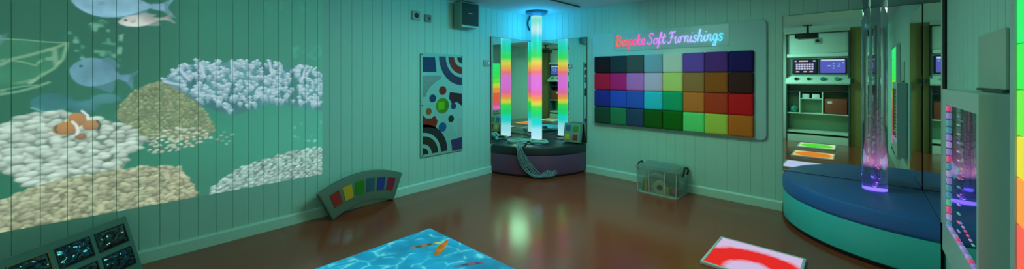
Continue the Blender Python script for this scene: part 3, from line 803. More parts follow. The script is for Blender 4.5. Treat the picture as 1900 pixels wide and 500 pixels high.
# ------------------------------------------------------------------ foil board at the near end of the boarded wall
M_FOAM3 = mat('slate_foam', (0.085, 0.20, 0.16), 0.5, noise=0.05, nscale=8)
fo = thing('foil_window_board', 'dark green-grey leaning board with rows of crinkled foil windows, below the reef picture', 'sensory board', (0.1, -4.693, 0.0))
dv, upv = Vector((0.6743, -0.7385, 0)), Vector((-0.2323, -0.2121, 0.9492))
H = 0.418
MF = frame_matrix(Vector((0, 0, 0.409)) - upv * 0.0, -dv, upv)     # x runs back to the wall, y up the lean, z towards the room
Wb = 0.90
MB().prism(rrect(-Wb, 0, -H - .008, 0, .012), -0.070, 0.0, M=MF, bev=0.006).build('body', M_FOAM3, fo)
def foil_material(name, tint, sc):
    m = mat(name, tuple(v * .22 for v in tint), 0.12, metal=0.9)
    nt = m.node_tree; b = nt.nodes['Principled BSDF']
    tc = nt.nodes.new('ShaderNodeTexCoord'); vz = nt.nodes.new('ShaderNodeTexVoronoi'); vz.feature = 'SMOOTH_F1'; vz.inputs['Scale'].default_value = sc
    ns = nt.nodes.new('ShaderNodeTexNoise'); ns.inputs['Scale'].default_value = sc * .7; ns.inputs['Detail'].default_value = 2
    ad = nt.nodes.new('ShaderNodeMath'); ad.operation = 'ADD'
    bp = nt.nodes.new('ShaderNodeBump'); bp.inputs['Strength'].default_value = 1.0; bp.inputs['Distance'].default_value = 0.03
    nt.links.new(tc.outputs['Object'], vz.inputs['Vector']); nt.links.new(tc.outputs['Object'], ns.inputs['Vector'])
    nt.links.new(vz.outputs['Distance'], ad.inputs[0]); nt.links.new(ns.outputs['Fac'], ad.inputs[1])
    nt.links.new(ad.outputs[0], bp.inputs['Height']); nt.links.new(bp.outputs['Normal'], b.inputs['Normal'])
    b.inputs['Thin Film Thickness'].default_value = 420; b.inputs['Thin Film IOR'].default_value = 1.6
    return m
foils = [foil_material('foil_' + str(i), t, s) for i, (t, s) in enumerate((((.35, .45, .42), 5), ((.34, .24, .22), 6), ((.25, .45, .55), 4.5), ((.20, .50, .45), 6)))]
M_SLOT = mat('window_recess', (0.01, 0.016, 0.016), 0.4)
M_GOLD = mat('gold_trim', lin((150, 116, 30)), 0.35)
for row in range(2):
    for k in range(4):
        x1 = -.038 - .2105 * k; x0 = x1 - .170; y1 = -.052 - .165 * row; y0 = y1 - .118
        fr = MB()
        t = .007
        for q in ((x0 - t, x1 + t, y1, y1 + t), (x0 - t, x1 + t, y0 - t, y0), (x0 - t, x0, y0, y1), (x1, x1 + t, y0, y1)):
            fr.bx(q[0], q[1], q[2], q[3], -.004, .004, M=MF)
        gold = (row == 0 and k == 2)
        w = fr.build('window_frame', M_GOLD if gold else M_SLOT, fo, smooth=False)
        if gold:
            w['label'] = 'gold window frame'
        # crumpled sheet of foil
        me = MB(); nx, ny = 14, 10
        t_ = bmesh.new(); vv = []
        for j in range(ny + 1):
            for i in range(nx + 1):
                ed = min(i, nx - i, 1) * min(j, ny - j, 1)
                vv.append(t_.verts.new((x0 + (x1 - x0) * i / nx + ed * rng.uniform(-.004, .004), y0 + (y1 - y0) * j / ny + ed * rng.uniform(-.004, .004), .001 + ed * rng.uniform(0, .014))))
        for j in range(ny):
            for i in range(nx):
                a = j * (nx + 1) + i
                t_.faces.new((vv[a], vv[a + 1], vv[a + nx + 2], vv[a + nx + 1]))
        me._add(t_, MF)
        me.build('foil_sheet', foils[(k + 2 * row + (1 if k == 1 else 0)) % 4], fo)
# ------------------------------------------------------------------ colour sample board with padded fabric tiles
sb = thing('sample_board', 'wide pale wall board carrying a grid of padded fabric colour tiles', 'display board', (0, 0, 0))
MS = frame_matrix((0, 0, 0), (1, 0, 0), (0, 0, 1))     # local z points to the room
MB().prism(rrect(1.118, 3.215, 0.722, 2.020, .055), 0.002, 0.034, M=MS, bev=0.006).build('panel', M_BOARD, sb)
names = [['black', 'charcoal', 'dark grey', 'grey', 'white', 'violet', 'purple', 'midnight blue'],
         ['red', 'raspberry', 'pink', 'pale lilac', 'lime', 'olive tan', 'ochre', 'chocolate'],
         ['navy', 'royal blue', 'mid blue', 'turquoise', 'jade', 'amber', 'rust', 'scarlet'],
         ['bottle green', 'emerald', 'steel blue', 'forest green', 'leaf green', 'mint', 'light green', 'honey']]
cols = [[(22, 18, 20), (24, 44, 46), (46, 66, 58), (90, 140, 140), (175, 200, 226), (78, 64, 134), (62, 40, 96), (24, 20, 68)],
        [(152, 18, 44), (158, 26, 84), (168, 92, 142), (160, 150, 168), (140, 184, 92), (112, 96, 50), (110, 70, 20), (44, 28, 22)],
        [(24, 36, 100), (28, 64, 140), (32, 70, 136), (30, 160, 162), (12, 136, 82), (158, 96, 36), (132, 50, 22), (150, 20, 20)],
        [(18, 54, 34), (26, 98, 56), (26, 54, 68), (14, 70, 12), (8, 82, 12), (66, 186, 90), (122, 168, 54), (138, 86, 22)]]
gx0, gx1, gz0, gz1 = 1.168, 3.105, 0.742, 1.690
cw, chh = (gx1 - gx0) / 8, (gz1 - gz0) / 4
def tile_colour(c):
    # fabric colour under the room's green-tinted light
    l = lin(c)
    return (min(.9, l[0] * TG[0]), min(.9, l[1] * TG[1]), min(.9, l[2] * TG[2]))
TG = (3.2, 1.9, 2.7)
for r in range(4):
    for k in range(8):
        a0, a1 = gx0 + cw * k + .0015, gx0 + cw * (k + 1) - .0015
        b1, b0 = gz1 - chh * r - .0015, gz1 - chh * (r + 1) + .0015
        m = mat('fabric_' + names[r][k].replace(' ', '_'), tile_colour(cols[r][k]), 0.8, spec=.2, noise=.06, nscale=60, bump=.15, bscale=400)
        # padded: flat face that rounds over to its edges
        t = bmesh.new()
        prof_ = [(0, .0), (0, .026), (.003, .036), (.010, .043), (.022, .046)]
        rings = []
        for ins, h in prof_:
            rings.append([t.verts.new((x, y, .034 + h)) for x, y in rrect(a0 + ins, a1 - ins, b0 + ins, b1 - ins, .014, 3)])
        n = len(rings[0])
        for A, B in zip(rings[:-1], rings[1:]):
            for i in range(n):
                t.faces.new((A[i], A[(i + 1) % n], B[(i + 1) % n], B[i]))
        t.faces.new(rings[-1])
        o = MB()._add(t, MS).build('padded_tile', m, sb)
        o['label'] = names[r][k] + ' fabric tile'

# ------------------------------------------------------------------ glowing script sign, drawn as bent light tubes
GL = {  # strokes in letter units: x to the right, y up (cap height 1, small letters .55)
 'B': (0.80, [[(.14, 0), (.20, .5), (.24, 1.0)], [(.06, .92), (.30, 1.02), (.58, .92), (.56, .66), (.26, .54), (.58, .50), (.70, .24), (.48, .0), (.14, .02), (.02, .08)]]),
 'e': (0.50, [[(.02, .14), (.26, .24), (.44, .40), (.32, .56), (.12, .44), (.10, .14), (.28, .0), (.52, .14)]]),
 's': (0.48, [[(.40, .46), (.26, .57), (.09, .45), (.22, .30), (.38, .16), (.24, -.02), (.02, .06)]]),
 'p': (0.56, [[(.0, .30), (.18, .54), (.12, .1), (.02, -.42)], [(.14, .36), (.32, .56), (.48, .42), (.42, .10), (.22, .0), (.12, .10)], [(.42, .08), (.58, .16)]]),
 'o': (0.54, [[(.30, .55), (.10, .42), (.06, .14), (.24, .0), (.44, .14), (.46, .42), (.30, .55), (.40, .44), (.58, .46)]]),
 'k': (0.56, [[(.0, .2), (.20, .70), (.24, 1.0), (.14, .92), (.10, .4), (.06, .0)], [(.10, .24), (.30, .54), (.42, .46), (.14, .28), (.34, .02), (.54, .12)]]),
 'S': (0.74, [[(.66, .82), (.54, 1.0), (.30, .98), (.22, .74), (.48, .52), (.54, .22), (.30, .0), (.04, .10), (.06, .26)]]),
 'f': (0.46, [[(.0, .10), (.26, .60), (.40, .94), (.30, 1.04), (.22, .80), (.16, .2), (.06, -.36), (.0, -.30), (.14, -.04), (.34, .10)], [(.06, .50), (.42, .56)]]),
 't': (0.42, [[(.0, .12), (.20, .56), (.28, .90), (.16, .30), (.18, .02), (.34, .04), (.46, .18)], [(.04, .58), (.46, .64)]]),
 'F': (0.74, [[(.10, .84), (.30, 1.0), (.52, .94), (.78, 1.02)], [(.46, .96), (.38, .50), (.28, .08), (.10, .0), (.02, .14)], [(.24, .50), (.40, .54), (.60, .52)]]),
 'u': (0.60, [[(.0, .34), (.14, .54), (.10, .14), (.22, .0), (.40, .18), (.48, .54), (.44, .14), (.54, .02), (.64, .16)]]),
 'r': (0.48, [[(.06, .55), (.10, .30), (.08, .0)], [(.09, .26), (.20, .48), (.34, .56), (.44, .50)]]),
 'n': (0.60, [[(.0, .38), (.12, .54), (.08, .02)], [(.08, .20), (.28, .54), (.42, .46), (.38, .10), (.48, .0), (.62, .16)]]),
 'i': (0.34, [[(.0, .16), (.16, .54), (.12, .12), (.22, .0), (.38, .16)], [(.22, .76), (.24, .82)]]),
 'h': (0.60, [[(.0, .2), (.22, .74), (.26, 1.02), (.14, .90), (.10, .4), (.06, .0)], [(.08, .22), (.28, .54), (.42, .44), (.38, .10), (.48, .0), (.62, .16)]]),
 'g': (0.58, [[(.44, .46), (.26, .56), (.08, .36), (.14, .06), (.32, .08), (.46, .50), (.40, .0), (.30, -.40), (.12, -.36), (.24, -.10), (.60, .16)]]),
}
text = 'Bespoke Soft Furnishings'
wd = {' ': .30}
tot = sum(GL[c_][0] if c_ != ' ' else wd[' '] for c_ in text)
x, sx = 0.0, 1.325 / tot
lett = MB()
for c_ in text:
    if c_ == ' ':
        x += wd[' ']; continue
    w, strokes = GL[c_]
    for st in strokes:
        pp = smooth_path([(1.484 + (x + a) * sx + b * .012, b * .140 + 1.818, 0) for a, b in st], 5)
        lett.tube([MS @ Vector((p.x, p.y, .050)) for p in pp], .0066, 6)
    x += w
M_NEON = ramp_emit('neon_tube', 'X', [(1.48, (255, 84, 60)), (1.60, (252, 80, 92)), (1.72, (248, 64, 128)), (1.86, (236, 90, 190)), (2.02, (214, 120, 232)), (2.22, (196, 160, 246)), (2.42, (176, 180, 250)), (2.60, (150, 210, 252)), (2.82, (80, 226, 250))], 1.1, lo=1.40, hi=2.90)
ns_ = thing('neon_sign', 'glowing script sign in red to cyan light above the fabric tiles', 'sign', (0, 0, 0))
MB().prism(rrect(1.462, 2.865, 1.755, 2.000, .010), 0.036, 0.041, M=MS).build('backplate', mat('sign_plate', (0.42, 0.66, 0.74), 0.3), ns_)
lo = lett.build('lettering', M_NEON, ns_)

# ------------------------------------------------------------------ clear storage box and what is in it
M_CLEAR = see_through('clear_box_plastic', (.95, .99, .98), .88, .12, .3, (.85, .97, .96))
M_CLEAR2 = see_through('box_rib_plastic', (.9, .98, .97), .15, .2, .2, (.92, 1, 1))
M_CLEARL = see_through('box_lid_plastic', (.9, .97, .96), .78, .2, .3, (.85, 1, 1))
bxs = thing('storage_box', 'clear plastic lidded storage box of toys on the floor against the wall', 'storage box', (2.192, -0.226, 0.0))
def taper_shell(w0, d0, w1, d1, z0, z1, th):
    t = bmesh.new()
    def loop(w, d, z):
        return [t.verts.new((px, py, z)) for px, py in rrect(-w / 2, w / 2, -d / 2, d / 2, .03, 4)]
    A, B = loop(w0, d0, z0), loop(w1, d1, z1)
    C_, D = loop(w1 - 2 * th, d1 - 2 * th, z1), loop(w0 - 2 * th, d0 - 2 * th, z0 + th)
    n = len(A)
    for P_, Q in ((A, B), (B, C_), (C_, D)):
        for i in range(n):
            t.faces.new((P_[i], P_[(i + 1) % n], Q[(i + 1) % n], Q[i]))
    t.faces.new(A[::-1]); t.faces.new(D)
    return MB()._add(t)
W0, D0, W1, D1 = .470, .345, .506, .385
taper_shell(W0, D0, W1, D1, .004, .300, .003).build('body', M_CLEAR, bxs)
lid = MB()
lid.prism(rrect(-.260, .260, -.198, .198, .035), .296, .322, bev=.006)
lid.prism(rrect(-.225, .225, -.165, .165, .03), .322, .334, bev=.005)
lid.build('lid', M_CLEARL, bxs)
MB().prism(rrect(-W0 / 2 - .004, W0 / 2 + .004, -D0 / 2 - .004, D0 / 2 + .004, .03), .002, .016).build('foot_rim', M_CLEAR2, bxs)
for xa in (-.225, -.085, .095, .222):
    tl = (W1 - W0) / 2
    MB().tube([(xa, -D0 / 2 - .004, .016), (xa * 1.05, -D1 / 2 - .003, .292)], .0045, 6).build('rib', M_CLEAR2, bxs)
for sgn in (-1, 1):
    MB().tube(smooth_path([(sgn * .262, -.085, .250), (sgn * .274, -.075, .290), (sgn * .272, -.055, .325), (sgn * .262, 0, .336), (sgn * .272, .055, .325), (sgn * .274, .075, .290), (sgn * .262, .085, .250)], 5), .010, 8).build('clip_handle', M_BLACK, bxs)
def inbox(x, y):
    return (2.192 + x, -0.226 + y)
rr = thing('ribbon_roll', 'fat beige roll of ribbon lying against the front of the clear box', 'roll', (*inbox(.010, -.095), .0865), 0.25)
q = Matrix.Rotation(PI / 2, 4, 'X')
MB().lathe([(.034, -.032), (.075, -.032), (.078, -.026), (.078, .026), (.075, .032), (.034, .032), (.034, -.032)], 40, M=q).build('winding', mat('beige_ribbon', (0.62, 0.54, 0.38), .7, noise=.2, nscale=40), rr)
MB().lathe([(.024, -.035), (.035, -.035), (.035, .035), (.024, .035), (.024, -.035)], 32, M=q).build('core', mat('dark_core', (0.12, 0.10, 0.08), .6), rr)
st = MB()
for k in range(3):
    st.tube(smooth_path([(-.11, -.11 + k * .012, .19), (-.06, -.115 + k * .012, .222 + k * .01), (.0, -.10, .215 + k * .012), (.045, -.085, .195 + k * .012), (.05, -.05, .17), (-.02, -.03, .16), (-.10, -.05, .17)], 8, closed=True), .0085, 6)
tag(st.build('webbing_strap', mat('grey_webbing', (0.45, 0.46, 0.38), .8, noise=.3, nscale=80)), 'grey webbing strap bundled on top of the beige ribbon roll', 'strap')
bpy.data.objects['webbing_strap'].location = (*inbox(0, 0), 0)
def wedge(name, label, c, x, y, ang, sz=(.045, .16)):
    o = MB().prism([(-sz[0] / 2, 0), (sz[0] / 2, 0), (sz[0] * .36, sz[1]), (-sz[0] * .36, sz[1])], -.03, .03, M=Matrix.Rotation(PI / 2, 4, 'X'), bev=.006).build(name, mat(name + '_' + str(len(bpy.data.materials)), lin(c), .4))
    o.location = (*inbox(x, y), 0.010); o.rotation_euler = (0, ang, 0.2)
    return tag(o, label, 'toy')
wedge('toy_wedge', 'orange-red upright wedge toy at the end of the clear box', (226, 74, 52), -.118, -.115, -.03)
wedge('toy_wedge', 'yellow thin wedge toy between the red and green ones in the box', (222, 190, 60), -.152, -.115, .0, (.020, .15))
wedge('toy_wedge', 'green upright wedge toy in the box corner, beside the yellow one', (40, 140, 56), -.186, -.112, .08, (.036, .14))
o = MB().ball((0, 0, 0), .050, 3, (1, 1, .95)).build('toy_ball', mat('plum_rubber', lin((150, 60, 96)), .45)); o.location = (*inbox(.176, -.095), .058)
tag(o, 'plum-coloured soft ball at the handle end of the clear box', 'ball')
o = MB().box((0, 0, .05), (.042, .050, .10), .008).build('toy_block', mat('mustard_paint', lin((190, 160, 50)), .5)); o.location = (*inbox(.110, -.115), .010)
tag(o, 'mustard yellow block standing in the clear box beside the plum ball', 'toy')
pch = MB().prism(rrect(-.066, .066, -.045, .045, .03), 0, .07, bev=.014).build('felt_pouch', mat('teal_felt', lin((30, 110, 100)), .8)); pch.location = (*inbox(.150, -.050), .118); pch.rotation_euler = (0.12, 0, .1)
tag(pch, 'dark teal felt pouch lying on top of the toys in the box', 'pouch')
o = MB().box((0, 0, .06), (.16, .12, .12), .02).build('folded_cloth', mat('blue_grey_cloth', lin((60, 84, 104)), .8, noise=.2, nscale=20)); o.location = (*inbox(-.02, .06), .010)
tag(o, 'folded blue-grey cloth at the back of the clear box', 'cloth')

# ------------------------------------------------------------------ bubble tube
btx, bty = 4.030, -0.300
bt = thing('bubble_tube', 'clear water-filled bubble tube with pink and blue glow on the navy seat', 'lamp', (btx, bty, 0.43))
def lit_water():
    m = bpy.data.materials.new('lit_water'); m.use_nodes = True
    nt = m.node_tree; nt.nodes.remove(nt.nodes['Principled BSDF']); out = nt.nodes['Material Output']
    gl = nt.nodes.new('ShaderNodeBsdfGlass'); gl.inputs['IOR'].default_value = 1.33; gl.inputs['Roughness'].default_value = 0.0; gl.inputs['Color'].default_value = (.95, .96, 1, 1)
    tl = nt.nodes.new('ShaderNodeBsdfTranslucent'); tl.inputs['Color'].default_value = (.8, .82, .98, 1)
    mx = nt.nodes.new('ShaderNodeMixShader'); mx.inputs[0].default_value = .20
    nt.links.new(gl.outputs[0], mx.inputs[1]); nt.links.new(tl.outputs[0], mx.inputs[2]); nt.links.new(mx.outputs[0], out.inputs['Surface'])
    return m
MB().lathe([(0, .004), (.080, .004), (.080, 1.93), (0, 1.93)], 64).build('water_tube', lit_water(), bt)
MB().lathe([(0, .006), (.070, .006), (.070, .012), (.0, .016)], 40).build('light_base', mat('base_light', (.6, .5, .7), .4, emit=(.16, .10, 1.0), estr=2.6), bt)
MB().lathe([(0, 1.92), (.095, 1.92), (.095, 1.968), (0, 1.968)], 40).build('ceiling_cap', M_GREYP, bt)
bub = MB()
for i in range(260):
    h = rng.random() ** 2.6 * .95
    rad = .010 + .022 * min(1, h * 1.6)
    a = rng.uniform(0, 2 * PI); d = rad * math.sqrt(rng.random())
    bub.ball((d * math.cos(a) + .012 * math.sin(h * 14), d * math.sin(a) + .012 * math.cos(h * 11), .03 + h), rng.uniform(.0028, .0075) * (1 if h < .5 else .7), 1, (1, 1, .8))
bo = bub.build('bubbles', mat('air_bubble', (.95, .82, .95), .15, coat=.6), bt)
bo['kind'] = 'stuff'

# ------------------------------------------------------------------ infinity panel on the side wall
ip = thing('infinity_panel', 'square grey-framed infinity mirror panel with lines of coloured lights', 'light panel', (RX, -2.02, 0.0))
D = 0.085
fx0, fx1 = -D, -0.004
y0, y1, z0, z1 = -0.42, 0.42, 0.440, 1.332
wy0, wy1, wz0, wz1 = -.385, .300, .600, 1.252
M_MIRROR2 = mat('dark_mirror', (0.42, 0.46, 0.52), 0.02, metal=1.0)
M_FRAME = mat('panel_frame', (0.52, 0.66, 0.66), 0.35)
fr = MB()
fr.bx(fx0, fx1, y0, y1, wz1, z1); fr.bx(fx0, fx1, y0, y1, z0, wz0); fr.bx(fx0, fx1, y0, wy0, wz0, wz1); fr.bx(fx0, fx1, wy1, y1, wz0, wz1)
fr.build('frame', M_FRAME, ip, smooth=False)
MB().bx(-.078, -.072, wy0 - .002, wy1 + .002, wz0 - .002, wz1 + .002).build('mirror_glass', M_MIRROR2, ip, smooth=False)
LED = [mat('led_' + str(i), (.2, .2, .2), .4, emit=c_, estr=.52) for i, c_ in enumerate(((1, .10, .35), (.40, .30, .9), (.08, .42, .55), (.55, .45, .9), (.12, .75, .35)))]
pat = [2, 3, 0, 4, 2, 2, 1, 3, 2, 0, 1, 3, 1, 2, 2, 1, 0]
nv = 17
for k in range(nv):
    z = wz0 + (wz1 - wz0) * (k + .5) / nv
    MB().box((-.082, wy1 - .022, z), (.008, .034, .030), .003).build('led', LED[pat[k]], ip)
for k in range(14):  # middle dashes imitate mirrored leds, built as glowing bars
    z = wz0 + .04 + (wz1 - wz0 - .06) * (k + .5) / 14
    MB().box((-.0795, .020, z), (.005, .045, .005), .001).build('led', LED[(1, 0, 4, 3, 1, 2, 0, 4, 3, 3, 1, 4, 4, 2)[k]], ip)
for k in range(12):
    y = wy0 + (wy1 - wy0) * (k + .5) / 12
    MB().box((-.082, y, wz0 + .012), (.008, .030, .014), .002).build('led', LED[(3, 1, 0, 3, 1)[k % 5]], ip)
for k in range(6):
    MB().box((-.0795, -.03 - k * .05, wz0 + .115 - k * .004), (.005, .026, .005), .001).build('led', LED[(1, 3, 0, 0, 3, 4)[k]], ip)

wp = thing('wall_panel', 'plain flat grey-green wall panel directly above the infinity panel', 'panel', (RX, -2.16, 1.348))
MB().prism(rrect(-.22, .22, 0, .245, .008), .0, .010, M=frame_matrix((0, 0, 0), (0, -1, 0), (0, 0, 1)), bev=.003).build('cover', mat('cover_paint', (.42, .52, .46), .5), wp)
MB().bx(-.016, -.002, -.22, .22, -.010, .0).build('lower_lip', M_DARK, wp, smooth=False)

# ------------------------------------------------------------------ rainbow ladder panel
lp = thing('rainbow_wall_panel', 'tall wall panel glowing green, yellow, orange and red beyond the infinity panel', 'light panel', (RX, -3.085, 0.0))
Mled = frame_matrix((0, 0, 0), (0, -1, 0), (0, 0, 1))      # x away from the infinity panel, y up, z into the room
fr = MB()
fr.prism(rrect(-.485, .50, .270, 1.86, .01), .004, .026, M=Mled)
fr.bx(-.485, -.430, .27, 1.86, .026, .040, M=Mled); fr.bx(.455, .50, .27, 1.86, .026, .040, M=Mled); fr.bx(-.430, .455, 1.825, 1.86, .026, .040, M=Mled); fr.bx(-.430, .455, .27, .38, .026, .040, M=Mled)
fr.build('frame', M_FRAME, lp, smooth=False)
bands = [(1.825, 1.20, (14, 226, 96)), (1.20, 1.06, (214, 204, 22)), (1.06, .90, (244, 140, 26)), (.90, .62, (240, 66, 50)), (.62, .50, (236, 60, 96)), (.50, .38, (240, 80, 200))]
b2 = []
for k in range(4):
    zt = 1.825 - k * .156
    b2.append((zt, zt - .156, [(20, 224, 110), (16, 224, 92), (40, 222, 60), (96, 220, 40)][k]))
for zt, zb, c_ in b2 + bands[1:]:
    o = MB().bx(-.428, .453, zb + .002, zt - .002, .026, .036, bev=.003, M=Mled).build('light_band', mat('glow_%d_%d_%d' % c_, (.2, .2, .2), .3, emit=lin(c_), estr=1.15), lp)
for k in range(6):
    MB().cyl(Mled @ Vector((-.30 + k * .12, .325, .039)), Mled @ Vector((-.30 + k * .12, .325, .048)), .016, seg=16).build('button', M_DARK, lp)

# ------------------------------------------------------------------ liquid floor tiles
M_TRIM = mat('tile_trim', (0.75, 0.78, 0.92), 0.3)
def gel_material(name, c, bg, cx, cy, r, sp, strength):
    """a lit tile: a curved patch of coloured liquid between clear sheets"""
    m = bpy.data.materials.new(name); m.use_nodes = True
    nt = m.node_tree; b = nt.nodes['Principled BSDF']
    tc = nt.nodes.new('ShaderNodeTexCoord')
    ns = nt.nodes.new('ShaderNodeTexNoise'); ns.inputs['Scale'].default_value = 12; ns.inputs['Detail'].default_value = 8; ns.inputs['Roughness'].default_value = .7
    ad = nt.nodes.new('ShaderNodeVectorMath'); ad.operation = 'MULTIPLY_ADD'; ad.inputs[1].default_value = (.09, .09, 0)
    sb_ = nt.nodes.new('ShaderNodeVectorMath'); sb_.operation = 'SUBTRACT'; sb_.inputs[1].default_value = (cx + .045, cy + .045, 0)
    sc = nt.nodes.new('ShaderNodeVectorMath'); sc.operation = 'MULTIPLY'; sc.inputs[1].default_value = (1, 1.0, 0)
    ln = nt.nodes.new('ShaderNodeVectorMath'); ln.operation = 'LENGTH'
    s1 = nt.nodes.new('ShaderNodeMath'); s1.operation = 'SUBTRACT'; s1.inputs[1].default_value = r
    s2_ = nt.nodes.new('ShaderNodeMath'); s2_.operation = 'ABSOLUTE'
    cr = nt.nodes.new('ShaderNodeValToRGB')
    e = cr.color_ramp.elements
    e[0].position = 0.0; e[0].color = (*lin(c), 1); e[1].position = sp; e[1].color = (*lin(c), 1)
    k1 = e.new(sp + .015); k1.color = (*lin(tuple(min(255, v * .5 + w * .5 + 10) for v, w in zip(c, bg))), 1)
    k2 = e.new(sp + .05); k2.color = (*lin(bg), 1)
    L = nt.links.new
    L(tc.outputs['Object'], ns.inputs['Vector']); L(ns.outputs['Color'], ad.inputs[0]); L(tc.outputs['Object'], ad.inputs[2])
    L(ad.outputs[0], sb_.inputs[0]); L(sb_.outputs[0], sc.inputs[0]); L(sc.outputs[0], ln.inputs[0]); L(ln.outputs['Value'], s1.inputs[0]); L(s1.outputs[0], s2_.inputs[0])
    L(s2_.outputs[0], cr.inputs['Fac']); L(cr.outputs['Color'], b.inputs['Emission Color'])
    b.inputs['Emission Strength'].default_value = strength
    b.inputs['Base Color'].default_value = (.02, .02, .02, 1); b.inputs['Roughness'].default_value = .4; b.inputs['Specular IOR Level'].default_value = .1
    return m
def floor_tile(label, x, y, c, bg, args, strength=1.0):
    t = thing('liquid_floor_tile', label, 'floor tile', (x, y, 0), 0, 'lit liquid floor tiles')
    fr = MB(); h = .29; w = .020
    for q in ((-h, h, h - w, h), (-h, h, -h, -h + w), (-h, -h + w, -h + w, h - w), (h - w, h, -h + w, h - w)):
        fr.bx(q[0], q[1], q[2], q[3], .001, .026, bev=.004)
    fr.build('trim', M_TRIM, t)
    MB().bx(-h + w, h - w, -h + w, h - w, .003, .022).build('liquid_sheet', gel_material('liquid_' + str(c[0]) + str(c[1]), c, bg, *args, strength), t, smooth=False)
    return t
floor_tile('lit floor tile with a red liquid arc, in front of the teal seat', 3.350, -1.478, (226, 18, 22), (206, 186, 222), (0.02, -0.21, .275, .085), 1.0)
floor_tile('lit floor tile of pale lavender liquid, next after the red one', 3.350, -2.62, (196, 200, 244), (204, 196, 232), (0, 0, .15, .12), 1.0)
floor_tile('lit floor tile of orange liquid seen in the wide mirror', 3.350, -3.74, (244, 130, 24), (240, 214, 150), (0, 0, .08, .16), 1.0)
floor_tile('lit floor tile of green liquid seen in the wide mirror', 3.330, -4.86, (90, 222, 40), (226, 246, 190), (0, 0, .08, .16), 1.0)
# ------------------------------------------------------------------ the end of the room that the mirrors show
struct(MB().bx(3.82, RX, RY, RY + .32, 0, RZ).build('door_1', M_DOOR, smooth=False))
struct(MB().bx(2.74, 3.82, RY, RY + .33, 2.345, RZ).build('trim_1', M_FRONT, smooth=False))
cs = thing('control_console', 'built-in control console of two screens, knobs and shelves, seen in the mirror', 'console', (3.292, RY + .004, 0))
M_CON = mat('console_laminate', (0.62, 0.74, 0.64), 0.45); M_CONE = mat('console_edge', (0.03, 0.07, 0.08), 0.5)
hw, dp = .50, .355
for s in (-1, 1):
    MB().bx(s * hw, s * (hw + .022), 0, dp, .002, 2.340).build('side_panel', M_CONE, cs, smooth=False)
MB().bx(-hw, hw, 0, dp - .03, 1.905, 2.320, bev=.004).build('upper_panel', M_CON, cs)
MB().bx(-hw - .02, hw + .02, 0, dp, 2.320, 2.340).build('top_edge', M_CONE, cs, smooth=False)
MB().bx(-hw, hw, 0, dp + .02, 1.825, 1.900, bev=.006).build('ledge', mat('console_ledge', (.78, .88, .80), .4), cs)
MB().bx(-hw, hw, 0, dp - .06, 1.430, 1.825).build('screen_wall', mat('console_back', (0.36, 0.48, 0.40), .5), cs, smooth=False)
v = MB().bx(-.045, .075, dp - .03, dp - .012, 2.105, 2.225, bev=.006).build('vent', M_GREYP, cs)
MB().cyl((.015, dp - .014, 2.165), (.015, dp - .004, 2.165), .034).build('vent_disc', M_DARK, v)
def screen_material(name, bg, fg, head):
    m = bpy.data.materials.new(name); m.use_nodes = True
    nt = m.node_tree; b = nt.nodes['Principled BSDF']
    tc = nt.nodes.new('ShaderNodeTexCoord')
    mp = nt.nodes.new('ShaderNodeMapping'); mp.inputs['Scale'].default_value = (28, 1, 24); mp.inputs['Location'].default_value = (.2, .5, .1)
    br = nt.nodes.new('ShaderNodeTexChecker'); br.inputs['Scale'].default_value = 1.0
    br.inputs['Color1'].default_value = (*lin(bg), 1); br.inputs['Color2'].default_value = (*lin(fg), 1)
    nt.links.new(tc.outputs['Object'], mp.inputs['Vector']); nt.links.new(mp.outputs[0], br.inputs['Vector'])
    nt.links.new(br.outputs['Color'], b.inputs['Emission Color'])
    b.inputs['Emission Strength'].default_value = 1.0; b.inputs['Base Color'].default_value = (.01, .01, .02, 1); b.inputs['Roughness'].default_value = .15
    return m
M_NIGHT = mat('screen_night', (.01, .01, .02), .15, emit=lin((26, 26, 62)), estr=1)
M_ICON = mat('screen_icon', (.02, .02, .02), .3, emit=lin((214, 200, 236)), estr=1)
M_ICON2 = mat('screen_icon_warm', (.02, .02, .02), .3, emit=lin((226, 180, 150)), estr=1)
M_VIOLET = mat('screen_violet', (.01, .01, .02), .15, emit=lin((92, 92, 196)), estr=1)
M_HEAD = mat('screen_header', (.02, .02, .02), .3, emit=lin((206, 216, 240)), estr=1)
M_CYANI = mat('screen_cyan', (.02, .02, .02), .3, emit=lin((110, 190, 240)), estr=1)
ym = dp - .06
for i, cx in enumerate((-.198, .258)):
    sc_ = MB().bx(cx - .215, cx + .215, ym, ym + .03, 1.462, 1.790, bev=.006).build('monitor', M_BLACK, cs)
    MB().bx(cx - .195, cx + .195, ym + .028, ym + .032, 1.482, 1.772).build('display', (M_NIGHT, M_VIOLET)[i], sc_, smooth=False)
    if i == 0:
        for r in range(3):
            for k in range(7):
                MB().bx(cx - .150 + k * .044, cx - .116 + k * .044, ym + .032, ym + .033, 1.560 + r * .046, 1.596 + r * .046).build('icon', M_ICON, sc_, smooth=False)
        for k, w in ((-.17, .03), (-.10, .16), (.14, .04)):
            MB().bx(cx + k, cx + k + w, ym + .032, ym + .033, 1.725, 1.755).build('icon', M_ICON2, sc_, smooth=False)
        for k in (-.15, -.02, .08):
            MB().bx(cx + k, cx + k + .06, ym + .032, ym + .033, 1.500, 1.528).build('icon', M_ICON2, sc_, smooth=False)
    else:
        MB().bx(cx - .185, cx + .185, ym + .032, ym + .033, 1.735, 1.765).build('header', M_HEAD, sc_, smooth=False)
        for k, zc, w in ((-.08, 1.62, .05), (.0, 1.57, .03), (.0, 1.66, .03), (.0, 1.615, .035), (.07, 1.61, .05), (.09, 1.65, .03), (.145, 1.68, .03)):
            MB().bx(cx + k, cx + k + w, ym + .032, ym + .033, zc, zc + .024).build('icon', M_CYANI, sc_, smooth=False)
deskp = [(0, 1.245), (dp + .085, 1.245), (dp + .095, 1.275), (dp - .055, 1.425), (0, 1.425)]
